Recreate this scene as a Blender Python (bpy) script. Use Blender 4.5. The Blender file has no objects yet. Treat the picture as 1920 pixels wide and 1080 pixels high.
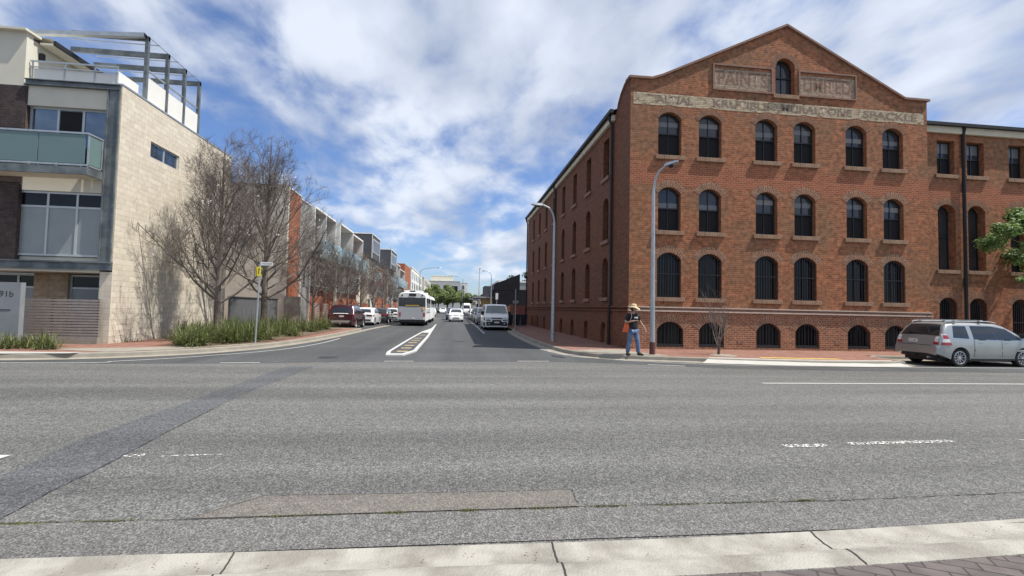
import bpy, bmesh, math, random
from mathutils import Vector, Matrix
random.seed(7)
R = math.radians
sc = bpy.context.scene
COL = sc.collection
H = 1.7
# ------------------------------------------------------------ camera
YAW, PITCH, ROLL, F = R(6.755), R(2.468), R(1.196), 890.0
cy, sy, cp, sp = math.cos(YAW), math.sin(YAW), math.cos(PITCH), math.sin(PITCH)
fw = Vector((sy*cp, cy*cp, sp)); r0 = Vector((cy, -sy, 0)); u0 = r0.cross(fw)
rt = r0*math.cos(ROLL) + u0*math.sin(ROLL); up = -r0*math.sin(ROLL) + u0*math.cos(ROLL)
cam = bpy.data.cameras.new('camera'); co = bpy.data.objects.new('camera', cam); COL.objects.link(co)
cam.sensor_width = 36; cam.lens = F/1920*36; cam.clip_end = 3000; cam.clip_start = .05
co.matrix_world = Matrix(((rt.x, up.x, -fw.x, 0), (rt.y, up.y, -fw.y, 0), (rt.z, up.z, -fw.z, H), (0, 0, 0, 1)))
sc.camera = co
# ------------------------------------------------------------ light
SD = Vector((.537, -.15, 1)).normalized()
w = bpy.data.worlds.new('World'); sc.world = w; w.use_nodes = True
nt = w.node_tree; nt.nodes.clear()
def N(nt, t, **k):
    n = nt.nodes.new(t)
    for a, b in k.items():
        if a.startswith('i_'):
            n.inputs[a[2:].replace('_', ' ')].default_value = b
        else: setattr(n, a, b)
    return n
def lk(nt, a, b): nt.links.new(a, b)
out = N(nt, 'ShaderNodeOutputWorld')
sky = N(nt, 'ShaderNodeTexSky', sky_type='NISHITA', sun_disc=False)
sky.sun_elevation = math.asin(SD.z); sky.sun_rotation = math.atan2(SD.x, SD.y)
sky.air_density = 1.0; sky.dust_density = .6; sky.ozone_density = 3.0
tint = N(nt, 'ShaderNodeMix', data_type='RGBA', blend_type='MULTIPLY'); tint.inputs[0].default_value = 1
tint.inputs[7].default_value = (.74, .84, 1.06, 1)
lk(nt, sky.outputs[0], tint.inputs[6])
bg1 = N(nt, 'ShaderNodeBackground'); bg1.inputs[1].default_value = .112; lk(nt, tint.outputs[2], bg1.inputs[0])
bg2 = N(nt, 'ShaderNodeBackground'); bg2.inputs[1].default_value = 1.1
tc = N(nt, 'ShaderNodeTexCoord'); sx = N(nt, 'ShaderNodeSeparateXYZ'); lk(nt, tc.outputs['Generated'], sx.inputs[0])
def M(nt, op, a, b=None, c=None, clamp=False):
    n = nt.nodes.new('ShaderNodeMath'); n.operation = op; n.use_clamp = clamp
    for i, v in enumerate((a, b, c)):
        if v is None: continue
        if hasattr(v, 'is_linked') or hasattr(v, 'links'): nt.links.new(v, n.inputs[i])
        else: n.inputs[i].default_value = v
    return n.outputs[0]
zz = M(nt, 'ADD', M(nt, 'MAXIMUM', sx.outputs[2], 0.0), .20)
cx_ = M(nt, 'DIVIDE', sx.outputs[0], zz); cy_ = M(nt, 'DIVIDE', sx.outputs[1], zz)
cb = N(nt, 'ShaderNodeCombineXYZ'); lk(nt, cx_, cb.inputs[0]); lk(nt, cy_, cb.inputs[1])
mp = N(nt, 'ShaderNodeMapping'); lk(nt, cb.outputs[0], mp.inputs[0])
CLOUD_OFF = (3.4, 1.3, 0)
mp.inputs['Location'].default_value = CLOUD_OFF; mp.inputs['Rotation'].default_value = (0, 0, R(35)); mp.inputs['Scale'].default_value = (1.5, 1.0, 1)
n1 = N(nt, 'ShaderNodeTexNoise'); n1.inputs['Scale'].default_value = .75; n1.inputs['Detail'].default_value = 3; n1.inputs['Roughness'].default_value = .5
n2 = N(nt, 'ShaderNodeTexNoise'); n2.inputs['Scale'].default_value = 3.2; n2.inputs['Detail'].default_value = 9; n2.inputs['Roughness'].default_value = .56; n2.inputs['Distortion'].default_value = .25
lk(nt, mp.outputs[0], n1.inputs['Vector']); lk(nt, mp.outputs[0], n2.inputs['Vector'])
s_ = M(nt, 'ADD', M(nt, 'MULTIPLY', n1.outputs[0], .9), M(nt, 'MULTIPLY', n2.outputs[0], .85))
# fewer clouds low down
low = N(nt, 'ShaderNodeMapRange'); lk(nt, sx.outputs[2], low.inputs[0]); low.inputs[1].default_value = .0; low.inputs[2].default_value = .42; low.inputs[3].default_value = -.12; low.inputs[4].default_value = .08
s2_ = M(nt, 'ADD', s_, low.outputs[0])
mr = N(nt, 'ShaderNodeMapRange', interpolation_type='SMOOTHSTEP'); lk(nt, s2_, mr.inputs[0]); mr.inputs[1].default_value = .70; mr.inputs[2].default_value = 1.02; mr.inputs[3].default_value = 0.02; mr.inputs[4].default_value = .95
n3 = N(nt, 'ShaderNodeTexNoise'); n3.inputs['Scale'].default_value = 1.6; n3.inputs['Detail'].default_value = 6; lk(nt, mp.outputs[0], n3.inputs['Vector'])
cr = N(nt, 'ShaderNodeValToRGB'); lk(nt, n3.outputs[0], cr.inputs[0])
cr.color_ramp.elements[0].position = .38; cr.color_ramp.elements[0].color = (.33, .38, .49, 1)
cr.color_ramp.elements[1].position = .62; cr.color_ramp.elements[1].color = (.60, .645, .725, 1)
lk(nt, cr.outputs[0], bg2.inputs[0])
mx = N(nt, 'ShaderNodeMixShader'); lk(nt, mr.outputs[0], mx.inputs[0]); lk(nt, bg1.outputs[0], mx.inputs[1]); lk(nt, bg2.outputs[0], mx.inputs[2]); lk(nt, mx.outputs[0], out.inputs[0])
sl = bpy.data.lights.new('sun', 'SUN'); sl.energy = 5.0; sl.angle = R(.53); sl.color = (1, .955, .88)
so = bpy.data.objects.new('sun', sl); COL.objects.link(so); so.rotation_euler = SD.to_track_quat('Z', 'Y').to_euler(); so.location = (0, 0, 60)
sc.view_settings.view_transform = 'Standard'; sc.view_settings.look = 'None'; sc.view_settings.gamma = 1; sc.view_settings.exposure = 0.36
# ------------------------------------------------------------ materials
MT = {}
def newmat(name):
    m = bpy.data.materials.new(name); m.use_nodes = True
    return m, m.node_tree, m.node_tree.nodes['Principled BSDF']
def c4(c): return (c[0], c[1], c[2], 1)
def mat(name, col, rough=.6, metal=0, var=.12, scale=3, col2=None, bump=0, bscale=30, spec=.5, coat=0, detail=5, thr=None):
    if name in MT: return MT[name]
    m, nt, b = newmat(name); b.inputs['Roughness'].default_value = rough; b.inputs['Metallic'].default_value = metal
    b.inputs['Specular IOR Level'].default_value = spec; b.inputs['Coat Weight'].default_value = coat
    tcn = N(nt, 'ShaderNodeTexCoord')
    n = N(nt, 'ShaderNodeTexNoise'); n.inputs['Scale'].default_value = scale; n.inputs['Detail'].default_value = detail; n.inputs['Roughness'].default_value = .6
    lk(nt, tcn.outputs['Object'], n.inputs['Vector'])
    r = N(nt, 'ShaderNodeValToRGB'); lk(nt, n.outputs[0], r.inputs[0])
    e = r.color_ramp.elements
    lo, hi = thr or (.32, .68)
    e[0].position = lo; e[1].position = hi
    if col2: e[0].color = c4(col2); e[1].color = c4(col)
    else: e[0].color = c4([x*(1-var) for x in col]); e[1].color = c4([min(1, x*(1+var)) for x in col])
    lk(nt, r.outputs[0], b.inputs['Base Color'])
    if bump:
        nb = N(nt, 'ShaderNodeTexNoise'); nb.inputs['Scale'].default_value = bscale; nb.inputs['Detail'].default_value = 4; lk(nt, tcn.outputs['Object'], nb.inputs['Vector'])
        bp = N(nt, 'ShaderNodeBump'); bp.inputs['Strength'].default_value = bump; bp.inputs['Distance'].default_value = .02; lk(nt, nb.outputs[0], bp.inputs['Height']); lk(nt, bp.outputs[0], b.inputs['Normal'])
    MT[name] = m; return m
def brick(name, c1, c2, mo, bw=.24, bh=.086, ms=.012, stain=.35, rough=.85, var=(.8, 1.18), band=None, off=.5, bias=0, stainc=(.16, .12, .09), sscale=.45, rot=0):
    if name in MT: return MT[name]
    m, nt, b = newmat(name); b.inputs['Roughness'].default_value = rough; b.inputs['Specular IOR Level'].default_value = .25
    uv = N(nt, 'ShaderNodeUVMap')
    src = uv.outputs[0]
    if rot:
        mm = N(nt, 'ShaderNodeMapping'); mm.inputs['Rotation'].default_value = (0, 0, rot); lk(nt, src, mm.inputs[0]); src = mm.outputs[0]
    t = N(nt, 'ShaderNodeTexBrick', offset=off); t.inputs['Scale'].default_value = 1; t.inputs['Brick Width'].default_value = bw; t.inputs['Row Height'].default_value = bh
    t.inputs['Mortar Size'].default_value = ms; t.inputs['Mortar Smooth'].default_value = .3; t.inputs['Bias'].default_value = bias
    t.inputs['Color1'].default_value = c4(c1); t.inputs['Color2'].default_value = c4(c2); t.inputs['Mortar'].default_value = c4(mo)
    lk(nt, src, t.inputs['Vector'])
    n = N(nt, 'ShaderNodeTexNoise'); n.inputs['Scale'].default_value = sscale; n.inputs['Detail'].default_value = 8; n.inputs['Roughness'].default_value = .62; lk(nt, src, n.inputs['Vector'])
    r = N(nt, 'ShaderNodeValToRGB'); lk(nt, n.outputs[0], r.inputs[0]); r.color_ramp.elements[0].position = .43; r.color_ramp.elements[1].position = .62
    mixn = N(nt, 'ShaderNodeMix', data_type='RGBA'); fac = M(nt, 'MULTIPLY', r.outputs[0], stain); lk(nt, fac, mixn.inputs[0]); lk(nt, t.outputs[0], mixn.inputs[6]); mixn.inputs[7].default_value = c4(stainc)
    nf = N(nt, 'ShaderNodeTexNoise'); nf.inputs['Scale'].default_value = 5.5; nf.inputs['Detail'].default_value = 3; lk(nt, src, nf.inputs['Vector'])
    rv = N(nt, 'ShaderNodeMapRange'); lk(nt, nf.outputs[0], rv.inputs[0]); rv.inputs[1].default_value = .3; rv.inputs[2].default_value = .7; rv.inputs[3].default_value = var[0]; rv.inputs[4].default_value = var[1]
    mv = N(nt, 'ShaderNodeMix', data_type='RGBA', blend_type='MULTIPLY'); mv.inputs[0].default_value = 1; lk(nt, mixn.outputs[2], mv.inputs[6]); lk(nt, rv.outputs[0], mv.inputs[7])
    o = mv.outputs[2]
    if band:
        z0, z1, bc1, bc2, bmo = band
        t2 = N(nt, 'ShaderNodeTexBrick', offset=off)
        for k in ('Scale', 'Brick Width', 'Row Height', 'Mortar Size', 'Mortar Smooth'): t2.inputs[k].default_value = t.inputs[k].default_value
        t2.inputs['Color1'].default_value = c4(bc1); t2.inputs['Color2'].default_value = c4(bc2); t2.inputs['Mortar'].default_value = c4(bmo); lk(nt, src, t2.inputs['Vector'])
        s = N(nt, 'ShaderNodeSeparateXYZ'); lk(nt, src, s.inputs[0])
        wob = M(nt, 'ADD', s.outputs[1], M(nt, 'MULTIPLY', M(nt, 'SUBTRACT', nf.outputs[0], .5), .18))
        a = N(nt, 'ShaderNodeMapRange'); lk(nt, wob, a.inputs[0]); a.inputs[1].default_value = z0-.04; a.inputs[2].default_value = z0+.04
        bb = N(nt, 'ShaderNodeMapRange'); lk(nt, wob, bb.inputs[0]); bb.inputs[1].default_value = z1-.3; bb.inputs[2].default_value = z1+.2; bb.inputs[3].default_value = 1; bb.inputs[4].default_value = 0
        f2 = M(nt, 'MULTIPLY', a.outputs[0], bb.outputs[0])
        m2 = N(nt, 'ShaderNodeMix', data_type='RGBA'); lk(nt, f2, m2.inputs[0]); lk(nt, o, m2.inputs[6]); lk(nt, t2.outputs[0], m2.inputs[7]); o = m2.outputs[2]
    lk(nt, o, b.inputs['Base Color'])
    bp = N(nt, 'ShaderNodeBump', invert=True); bp.inputs['Strength'].default_value = .5; bp.inputs['Distance'].default_value = .01; lk(nt, t.outputs[1], bp.inputs['Height']); lk(nt, bp.outputs[0], b.inputs['Normal'])
    MT[name] = m; return m
def asphalt(name, base, speck, dark, sscale=55, patch=.25, speckamt=.5):
    m, nt, b = newmat(name); b.inputs['Roughness'].default_value = .82; b.inputs['Specular IOR Level'].default_value = .3
    tcn = N(nt, 'ShaderNodeTexCoord'); s = tcn.outputs['Object']
    v = N(nt, 'ShaderNodeTexVoronoi'); v.inputs['Scale'].default_value = sscale; lk(nt, s, v.inputs['Vector'])
    bw = N(nt, 'ShaderNodeRGBToBW'); lk(nt, v.outputs['Color'], bw.inputs[0])
    r = N(nt, 'ShaderNodeValToRGB'); lk(nt, bw.outputs[0], r.inputs[0]); e = r.color_ramp.elements
    e[0].position = .1; e[0].color = c4(dark); e[1].position = .92; e[1].color = c4(speck); k = e.new(.5); k.color = c4(base)
    n = N(nt, 'ShaderNodeTexNoise'); n.inputs['Scale'].default_value = .35; n.inputs['Detail'].default_value = 6; n.inputs['Roughness'].default_value = .6
    mp = N(nt, 'ShaderNodeMapping'); mp.inputs['Scale'].default_value = (.35, 1.3, 1); lk(nt, s, mp.inputs[0]); lk(nt, mp.outputs[0], n.inputs['Vector'])
    rr = N(nt, 'ShaderNodeMapRange'); lk(nt, n.outputs[0], rr.inputs[0]); rr.inputs[1].default_value = .3; rr.inputs[2].default_value = .7; rr.inputs[3].default_value = 1-patch; rr.inputs[4].default_value = 1+patch
    n5 = N(nt, 'ShaderNodeTexNoise'); n5.inputs['Scale'].default_value = 9; n5.inputs['Detail'].default_value = 4; lk(nt, s, n5.inputs['Vector'])
    r5 = N(nt, 'ShaderNodeMapRange'); lk(nt, n5.outputs[0], r5.inputs[0]); r5.inputs[1].default_value = .3; r5.inputs[2].default_value = .7; r5.inputs[3].default_value = .88; r5.inputs[4].default_value = 1.12
    n6 = N(nt, 'ShaderNodeTexNoise'); n6.inputs['Scale'].default_value = .9; n6.inputs['Detail'].default_value = 5; mp6 = N(nt, 'ShaderNodeMapping'); mp6.inputs['Scale'].default_value = (.045, 1, 1) if name != 'smooth_asphalt' else (1, .03, 1); lk(nt, s, mp6.inputs[0]); lk(nt, mp6.outputs[0], n6.inputs['Vector'])
    r6 = N(nt, 'ShaderNodeMapRange'); lk(nt, n6.outputs[0], r6.inputs[0]); r6.inputs[1].default_value = .35; r6.inputs[2].default_value = .65; r6.inputs[3].default_value = .80; r6.inputs[4].default_value = 1.16
    mm = M(nt, 'MULTIPLY', M(nt, 'MULTIPLY', rr.outputs[0], r5.outputs[0]), r6.outputs[0])
    mv = N(nt, 'ShaderNodeMix', data_type='RGBA', blend_type='MULTIPLY'); mv.inputs[0].default_value = 1; lk(nt, r.outputs[0], mv.inputs[6]); lk(nt, mm, mv.inputs[7]); lk(nt, mv.outputs[2], b.inputs['Base Color'])
    bp = N(nt, 'ShaderNodeBump'); bp.inputs['Strength'].default_value = .5; bp.inputs['Distance'].default_value = .006; lk(nt, v.outputs['Distance'], bp.inputs['Height']); lk(nt, bp.outputs[0], b.inputs['Normal'])
    MT[name] = m; return m
def glass(name, col=(.02, .025, .03), rough=.04, metal=0, spec=.8):
    return mat(name, col, rough, metal, var=.15, scale=1.5, spec=spec)
def frosted(name, col, alpha):
    m, nt, b = newmat(name); b.inputs['Base Color'].default_value = c4(col); b.inputs['Roughness'].default_value = .12
    b.inputs['Alpha'].default_value = alpha; MT[name] = m
    n = N(nt, 'ShaderNodeTexNoise'); n.inputs['Scale'].default_value = .8; tcn = N(nt, 'ShaderNodeTexCoord'); lk(nt, tcn.outputs['Object'], n.inputs['Vector'])
    r = N(nt, 'ShaderNodeMapRange'); lk(nt, n.outputs[0], r.inputs[0]); r.inputs[3].default_value = max(0, alpha-.12); r.inputs[4].default_value = min(1, alpha+.12); lk(nt, r.outputs[0], b.inputs['Alpha'])
    return m
def wornpaint(name, col, col2, lo, hi, scale=3.0, maxa=1, bw=.24, bh=.086, mortar=(.3, .22, .16)):
    m, nt, b = newmat(name); b.inputs['Roughness'].default_value = .85; uv = N(nt, 'ShaderNodeUVMap')
    mp = N(nt, 'ShaderNodeMapping'); mp.inputs['Scale'].default_value = (1, 2.2, 1); lk(nt, uv.outputs[0], mp.inputs[0])
    n = N(nt, 'ShaderNodeTexNoise'); n.inputs['Scale'].default_value = scale; n.inputs['Detail'].default_value = 7; n.inputs['Roughness'].default_value = .75; lk(nt, mp.outputs[0], n.inputs['Vector'])
    t = N(nt, 'ShaderNodeTexBrick'); t.inputs['Scale'].default_value = 1; t.inputs['Brick Width'].default_value = bw; t.inputs['Row Height'].default_value = bh; t.inputs['Mortar Size'].default_value = .011; t.inputs['Color1'].default_value = c4(col); t.inputs['Color2'].default_value = c4(col2); t.inputs['Mortar'].default_value = c4(mortar); lk(nt, uv.outputs[0], t.inputs['Vector'])
    lk(nt, t.outputs[0], b.inputs['Base Color'])
    r = N(nt, 'ShaderNodeMapRange'); lk(nt, n.outputs[0], r.inputs[0]); r.inputs[1].default_value = lo; r.inputs[2].default_value = hi; r.inputs[4].default_value = maxa; lk(nt, r.outputs[0], b.inputs['Alpha'])
    MT[name] = m; return m
# palette
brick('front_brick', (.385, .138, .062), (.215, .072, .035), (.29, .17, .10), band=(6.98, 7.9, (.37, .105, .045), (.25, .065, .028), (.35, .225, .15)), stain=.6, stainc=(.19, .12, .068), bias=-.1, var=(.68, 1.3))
brick('side_brick', (.22, .074, .038), (.13, .044, .024), (.18, .10, .06), stain=.45, stainc=(.13, .075, .045))  # darker copy of the front brick; the side wall's shade is in its colour
brick('arch_brick', (.28, .13, .07), (.20, .085, .048), (.35, .26, .18), bw=.24, bh=.078, stain=.2)
brick('arch_brick_plain', (.26, .12, .066), (.19, .08, .045), (.26, .175, .115), bw=.24, bh=.078, stain=.2)
brick('ground_brick', (.32, .12, .06), (.19, .068, .036), (.38, .27, .18), stain=.3, stainc=(.26, .15, .1), ms=.013)
brick('sill_brick', (.32, .20, .125), (.25, .145, .09), (.36, .27, .20), bw=.11, bh=.3, stain=.2, off=0)
brick('beige_block', (.66, .60, .49), (.56, .50, .40), (.45, .38, .30), bw=.40, bh=.20, ms=.006, stain=.35, stainc=(.58, .51, .40), sscale=.8, var=(.93, 1.07))
brick('brown_block', (.42, .33, .22), (.36, .28, .18), (.25, .19, .13), bw=.40, bh=.20, ms=.007)
brick('dark_brick', (.075, .055, .055), (.05, .038, .04), (.035, .03, .03), bw=.24, bh=.086, ms=.01)
brick('orange_brick', (.42, .125, .06), (.33, .095, .045), (.30, .16, .10), bw=.24, bh=.086, ms=.01)
brick('red_paver', (.26, .135, .102), (.205, .10, .077), (.17, .095, .07), bw=.2, bh=.1, ms=.006, stain=.45, stainc=(.29, .17, .125), sscale=.9)
brick('dark_paver', (.13, .11, .105), (.095, .08, .08), (.05, .045, .04), bw=.22, bh=.11, ms=.008, stain=.3, stainc=(.15, .13, .12), rot=.5)
asphalt('coarse_asphalt', (.103, .103, .100), (.235, .23, .21), (.052, .053, .055), 78, .13)
asphalt('smooth_asphalt', (.068, .070, .072), (.10, .102, .102), (.050, .052, .054), 85, .12)
asphalt('dark_asphalt', (.078, .081, .086), (.18, .182, .182), (.042, .044, .047), 82, .14)
asphalt('near_asphalt', (.112, .110, .106), (.25, .245, .23), (.062, .062, .062), 100, .14)
asphalt('patch_asphalt', (.125, .114, .100), (.22, .20, .18), (.075, .07, .062), 105, .12)
mat('concrete', (.30, .275, .225), .85, var=.2, scale=2.2, bump=.3, bscale=60, col2=(.22, .20, .165), detail=9)
mat('gutter_concrete', (.36, .345, .30), .85, scale=2.4, bump=.5, bscale=60, col2=(.22, .205, .175), detail=12, thr=(.38, .60))
mat('kerb_shadowed', (.36, .33, .27), .85, var=.2, scale=3)
mat('white_paint', (.50, .50, .48), .6, var=.07, scale=6)
mat('ramp_white', (.42, .405, .37), .7, var=.08, scale=3)
mat('yellow_paint', (.50, .32, .09), .7, var=.12, scale=5)
mat('worn_yellow', (.50, .40, .22), .8, scale=16, col2=(.22, .15, .10), thr=(.4, .55))
mat('dirt', (.17, .11, .07), .95, scale=8, col2=(.09, .06, .04))
mat('ground_tone', (.12, .11, .095), .95, scale=.4, col2=(.09, .085, .075))
mat('crack', (.035, .033, .03), .95)
mat('moss', (.10, .13, .03), .95, scale=20, col2=(.16, .15, .05))
mat('galv', (.42, .45, .47), .42, .6, var=.12, scale=4)
mat('galv_light', (.60, .62, .63), .45, .4, var=.08, scale=4)
mat('steel_blue', (.18, .20, .20), .5, .3, scale=2.2, col2=(.095, .112, .118), thr=(.4, .62))
mat('dark_metal', (.014, .014, .016), .6, .1)
mat('black', (.012, .012, .013), .5)
mat('brown_base', (.09, .035, .03), .6)
mat('render_cream', (.60, .57, .47), .85, var=.05, scale=1.5)
mat('render_white', (.72, .71, .66), .8, var=.04, scale=1.5)
mat('render_grey', (.25, .25, .24), .85, var=.08, scale=1)
mat('render_pale', (.46, .46, .44), .85, var=.05, scale=.3); mat('render_dark', (.06, .065, .075), .8, var=.1, scale=1)
mat('charcoal', (.014, .016, .020), .9, spec=.2, var=.2, scale=1.5)
mat('maroon', (.16, .05, .045), .7, var=.1)
mat('slat', (.27, .235, .21), .7, var=.12, scale=6)
mat('mail_grey', (.215, .23, .245), .7, var=.06)
mat('window_alu', (.48, .51, .51), .45, .4, var=.06)
mat('frame_dark', (.018, .02, .022), .5)
mat('sash_dark', (.013, .013, .014), .6, scale=8, var=.3)
glass('win_sky', (.045, .048, .052), .1, spec=.5)
glass('win_sky_light', (.17, .175, .175), .2, spec=.4)
glass('win_dark', (.010, .011, .013), .12, spec=.3)
glass('win_mirror', (.13, .18, .24), .02, .75)
glass('car_glass', (.02, .024, .028), .03)
glass('car_glass_mid', (.13, .16, .16), .03)
mat('screen', (.020, .020, .021), .75, spec=.15, scale=40, var=.3)
mat('blind', (.25, .275, .275), .35, var=.06, scale=2, spec=.7)
frosted('frost', (.15, .23, .22), .9); frosted('aqua', (.36, .52, .57), .6)
mat('white_stone', (.50, .40, .33), .8, var=.1, scale=5)
mat('fascia_cream', (.62, .56, .42), .8, var=.06)
mat('coping', (.24, .14, .10), .85, var=.2, scale=4)
mat('roof_metal', (.16, .17, .18), .5, .3)
mat('tyre', (.018, .018, .019), .85, var=.1)
mat('rim', (.60, .61, .62), .3, .7); mat('rim_dark', (.05, .05, .055), .4, .5)
mat('red_lamp', (.35, .02, .03), .15, spec=.8); mat('clear_lamp', (.7, .68, .66), .12, spec=.8); mat('dark_lamp', (.10, .03, .035), .15)
mat('head_lamp', (.35, .37, .38), .08, .3)
mat('silver', (.40, .42, .41), .28, .55, var=.05, coat=.6); mat('burgundy', (.062, .009, .015), .22, .2, var=.08, coat=1)
mat('car_white', (.80, .80, .79), .3, var=.03, coat=.7); mat('car_black', (.016, .018, .022), .22, .1, coat=1); mat('car_grey', (.13, .14, .15), .3, .5, coat=.7)
mat('car_blue', (.03, .045, .09), .25, .3, coat=.8); mat('trim', (.02, .02, .021), .65); mat('skid', (.32, .27, .23), .5, .2)
mat('bus_white', (.78, .79, .78), .4, var=.05, scale=1); mat('bus_grey', (.47, .49, .50), .5, var=.05, scale=1)
mat('plate', (.72, .72, .68), .5, var=.05); mat('ink', (.03, .03, .03), .7)
mat('bark', (.13, .105, .085), .95, scale=12, col2=(.07, .056, .047)); mat('twig', (.21, .178, .152), .95, scale=1.5, col2=(.10, .083, .072))
mat('bark_light', (.30, .22, .14), .9, scale=10, col2=(.16, .11, .07))
mat('blossom', (.85, .80, .80), .8)
mat('maroon_fence', (.30, .10, .075), .8, var=.12)
mat('fence_metal', (.12, .125, .13), .6, .1)
mat('bin_blue', (.015, .022, .04), .6); mat('yellow_sign', (.80, .68, .03), .5); mat('sign_white', (.82, .82, .80), .5)
mat('sandstone', (.55, .42, .22), .85, var=.12); mat('awning', (.30, .31, .33), .7)
mat('bus_amber', (.62, .40, .05), .5); mat('bus_orange', (.75, .33, .03), .5)
mat('skin', (.42, .25, .18), .6, var=.08); mat('tshirt', (.012, .012, .014), .85); mat('straw', (.58, .47, .28), .85, var=.15, scale=30)
mat('shoe', (.04, .035, .03), .8); mat('hair', (.03, .018, .012), .8); mat('bag', (.72, .13, .035), .65, var=.1); mat('strap', (.55, .42, .32), .7)
mat('jeans', (.15, .22, .35), .85, scale=9, col2=(.06, .10, .19), bump=.6, bscale=14)
def leafmat(name, a, b_, scale=5):
    m, nt, b = newmat(name); b.inputs['Roughness'].default_value = .55
    tcn = N(nt, 'ShaderNodeTexCoord'); n = N(nt, 'ShaderNodeTexNoise'); n.inputs['Scale'].default_value = scale; n.inputs['Detail'].default_value = 3; lk(nt, tcn.outputs['Object'], n.inputs['Vector'])
    r = N(nt, 'ShaderNodeValToRGB'); lk(nt, n.outputs[0], r.inputs[0]); r.color_ramp.elements[0].position = .36; r.color_ramp.elements[1].position = .64; r.color_ramp.elements[0].color = c4(a); r.color_ramp.elements[1].color = c4(b_)
    lk(nt, r.outputs[0], b.inputs['Base Color'])
    tr = N(nt, 'ShaderNodeBsdfTranslucent'); lk(nt, r.outputs[0], tr.inputs[0]); mxs = N(nt, 'ShaderNodeMixShader'); mxs.inputs[0].default_value = .3
    o = nt.nodes['Material Output']; lk(nt, b.outputs[0], mxs.inputs[1]); lk(nt, tr.outputs[0], mxs.inputs[2]); lk(nt, mxs.outputs[0], o.inputs[0]); MT[name] = m
leafmat('grass_blade', (.055, .08, .022), (.20, .225, .075), 7); leafmat('grass_dry', (.20, .17, .10), (.36, .31, .21), 7)
leafmat('leaf_bright', (.075, .12, .03), (.21, .25, .085), .9); leafmat('leaf_dark', (.035, .05, .015), (.10, .12, .045), .5); leafmat('leaf_maple', (.05, .11, .02), (.22, .33, .10), 2.5)
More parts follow.
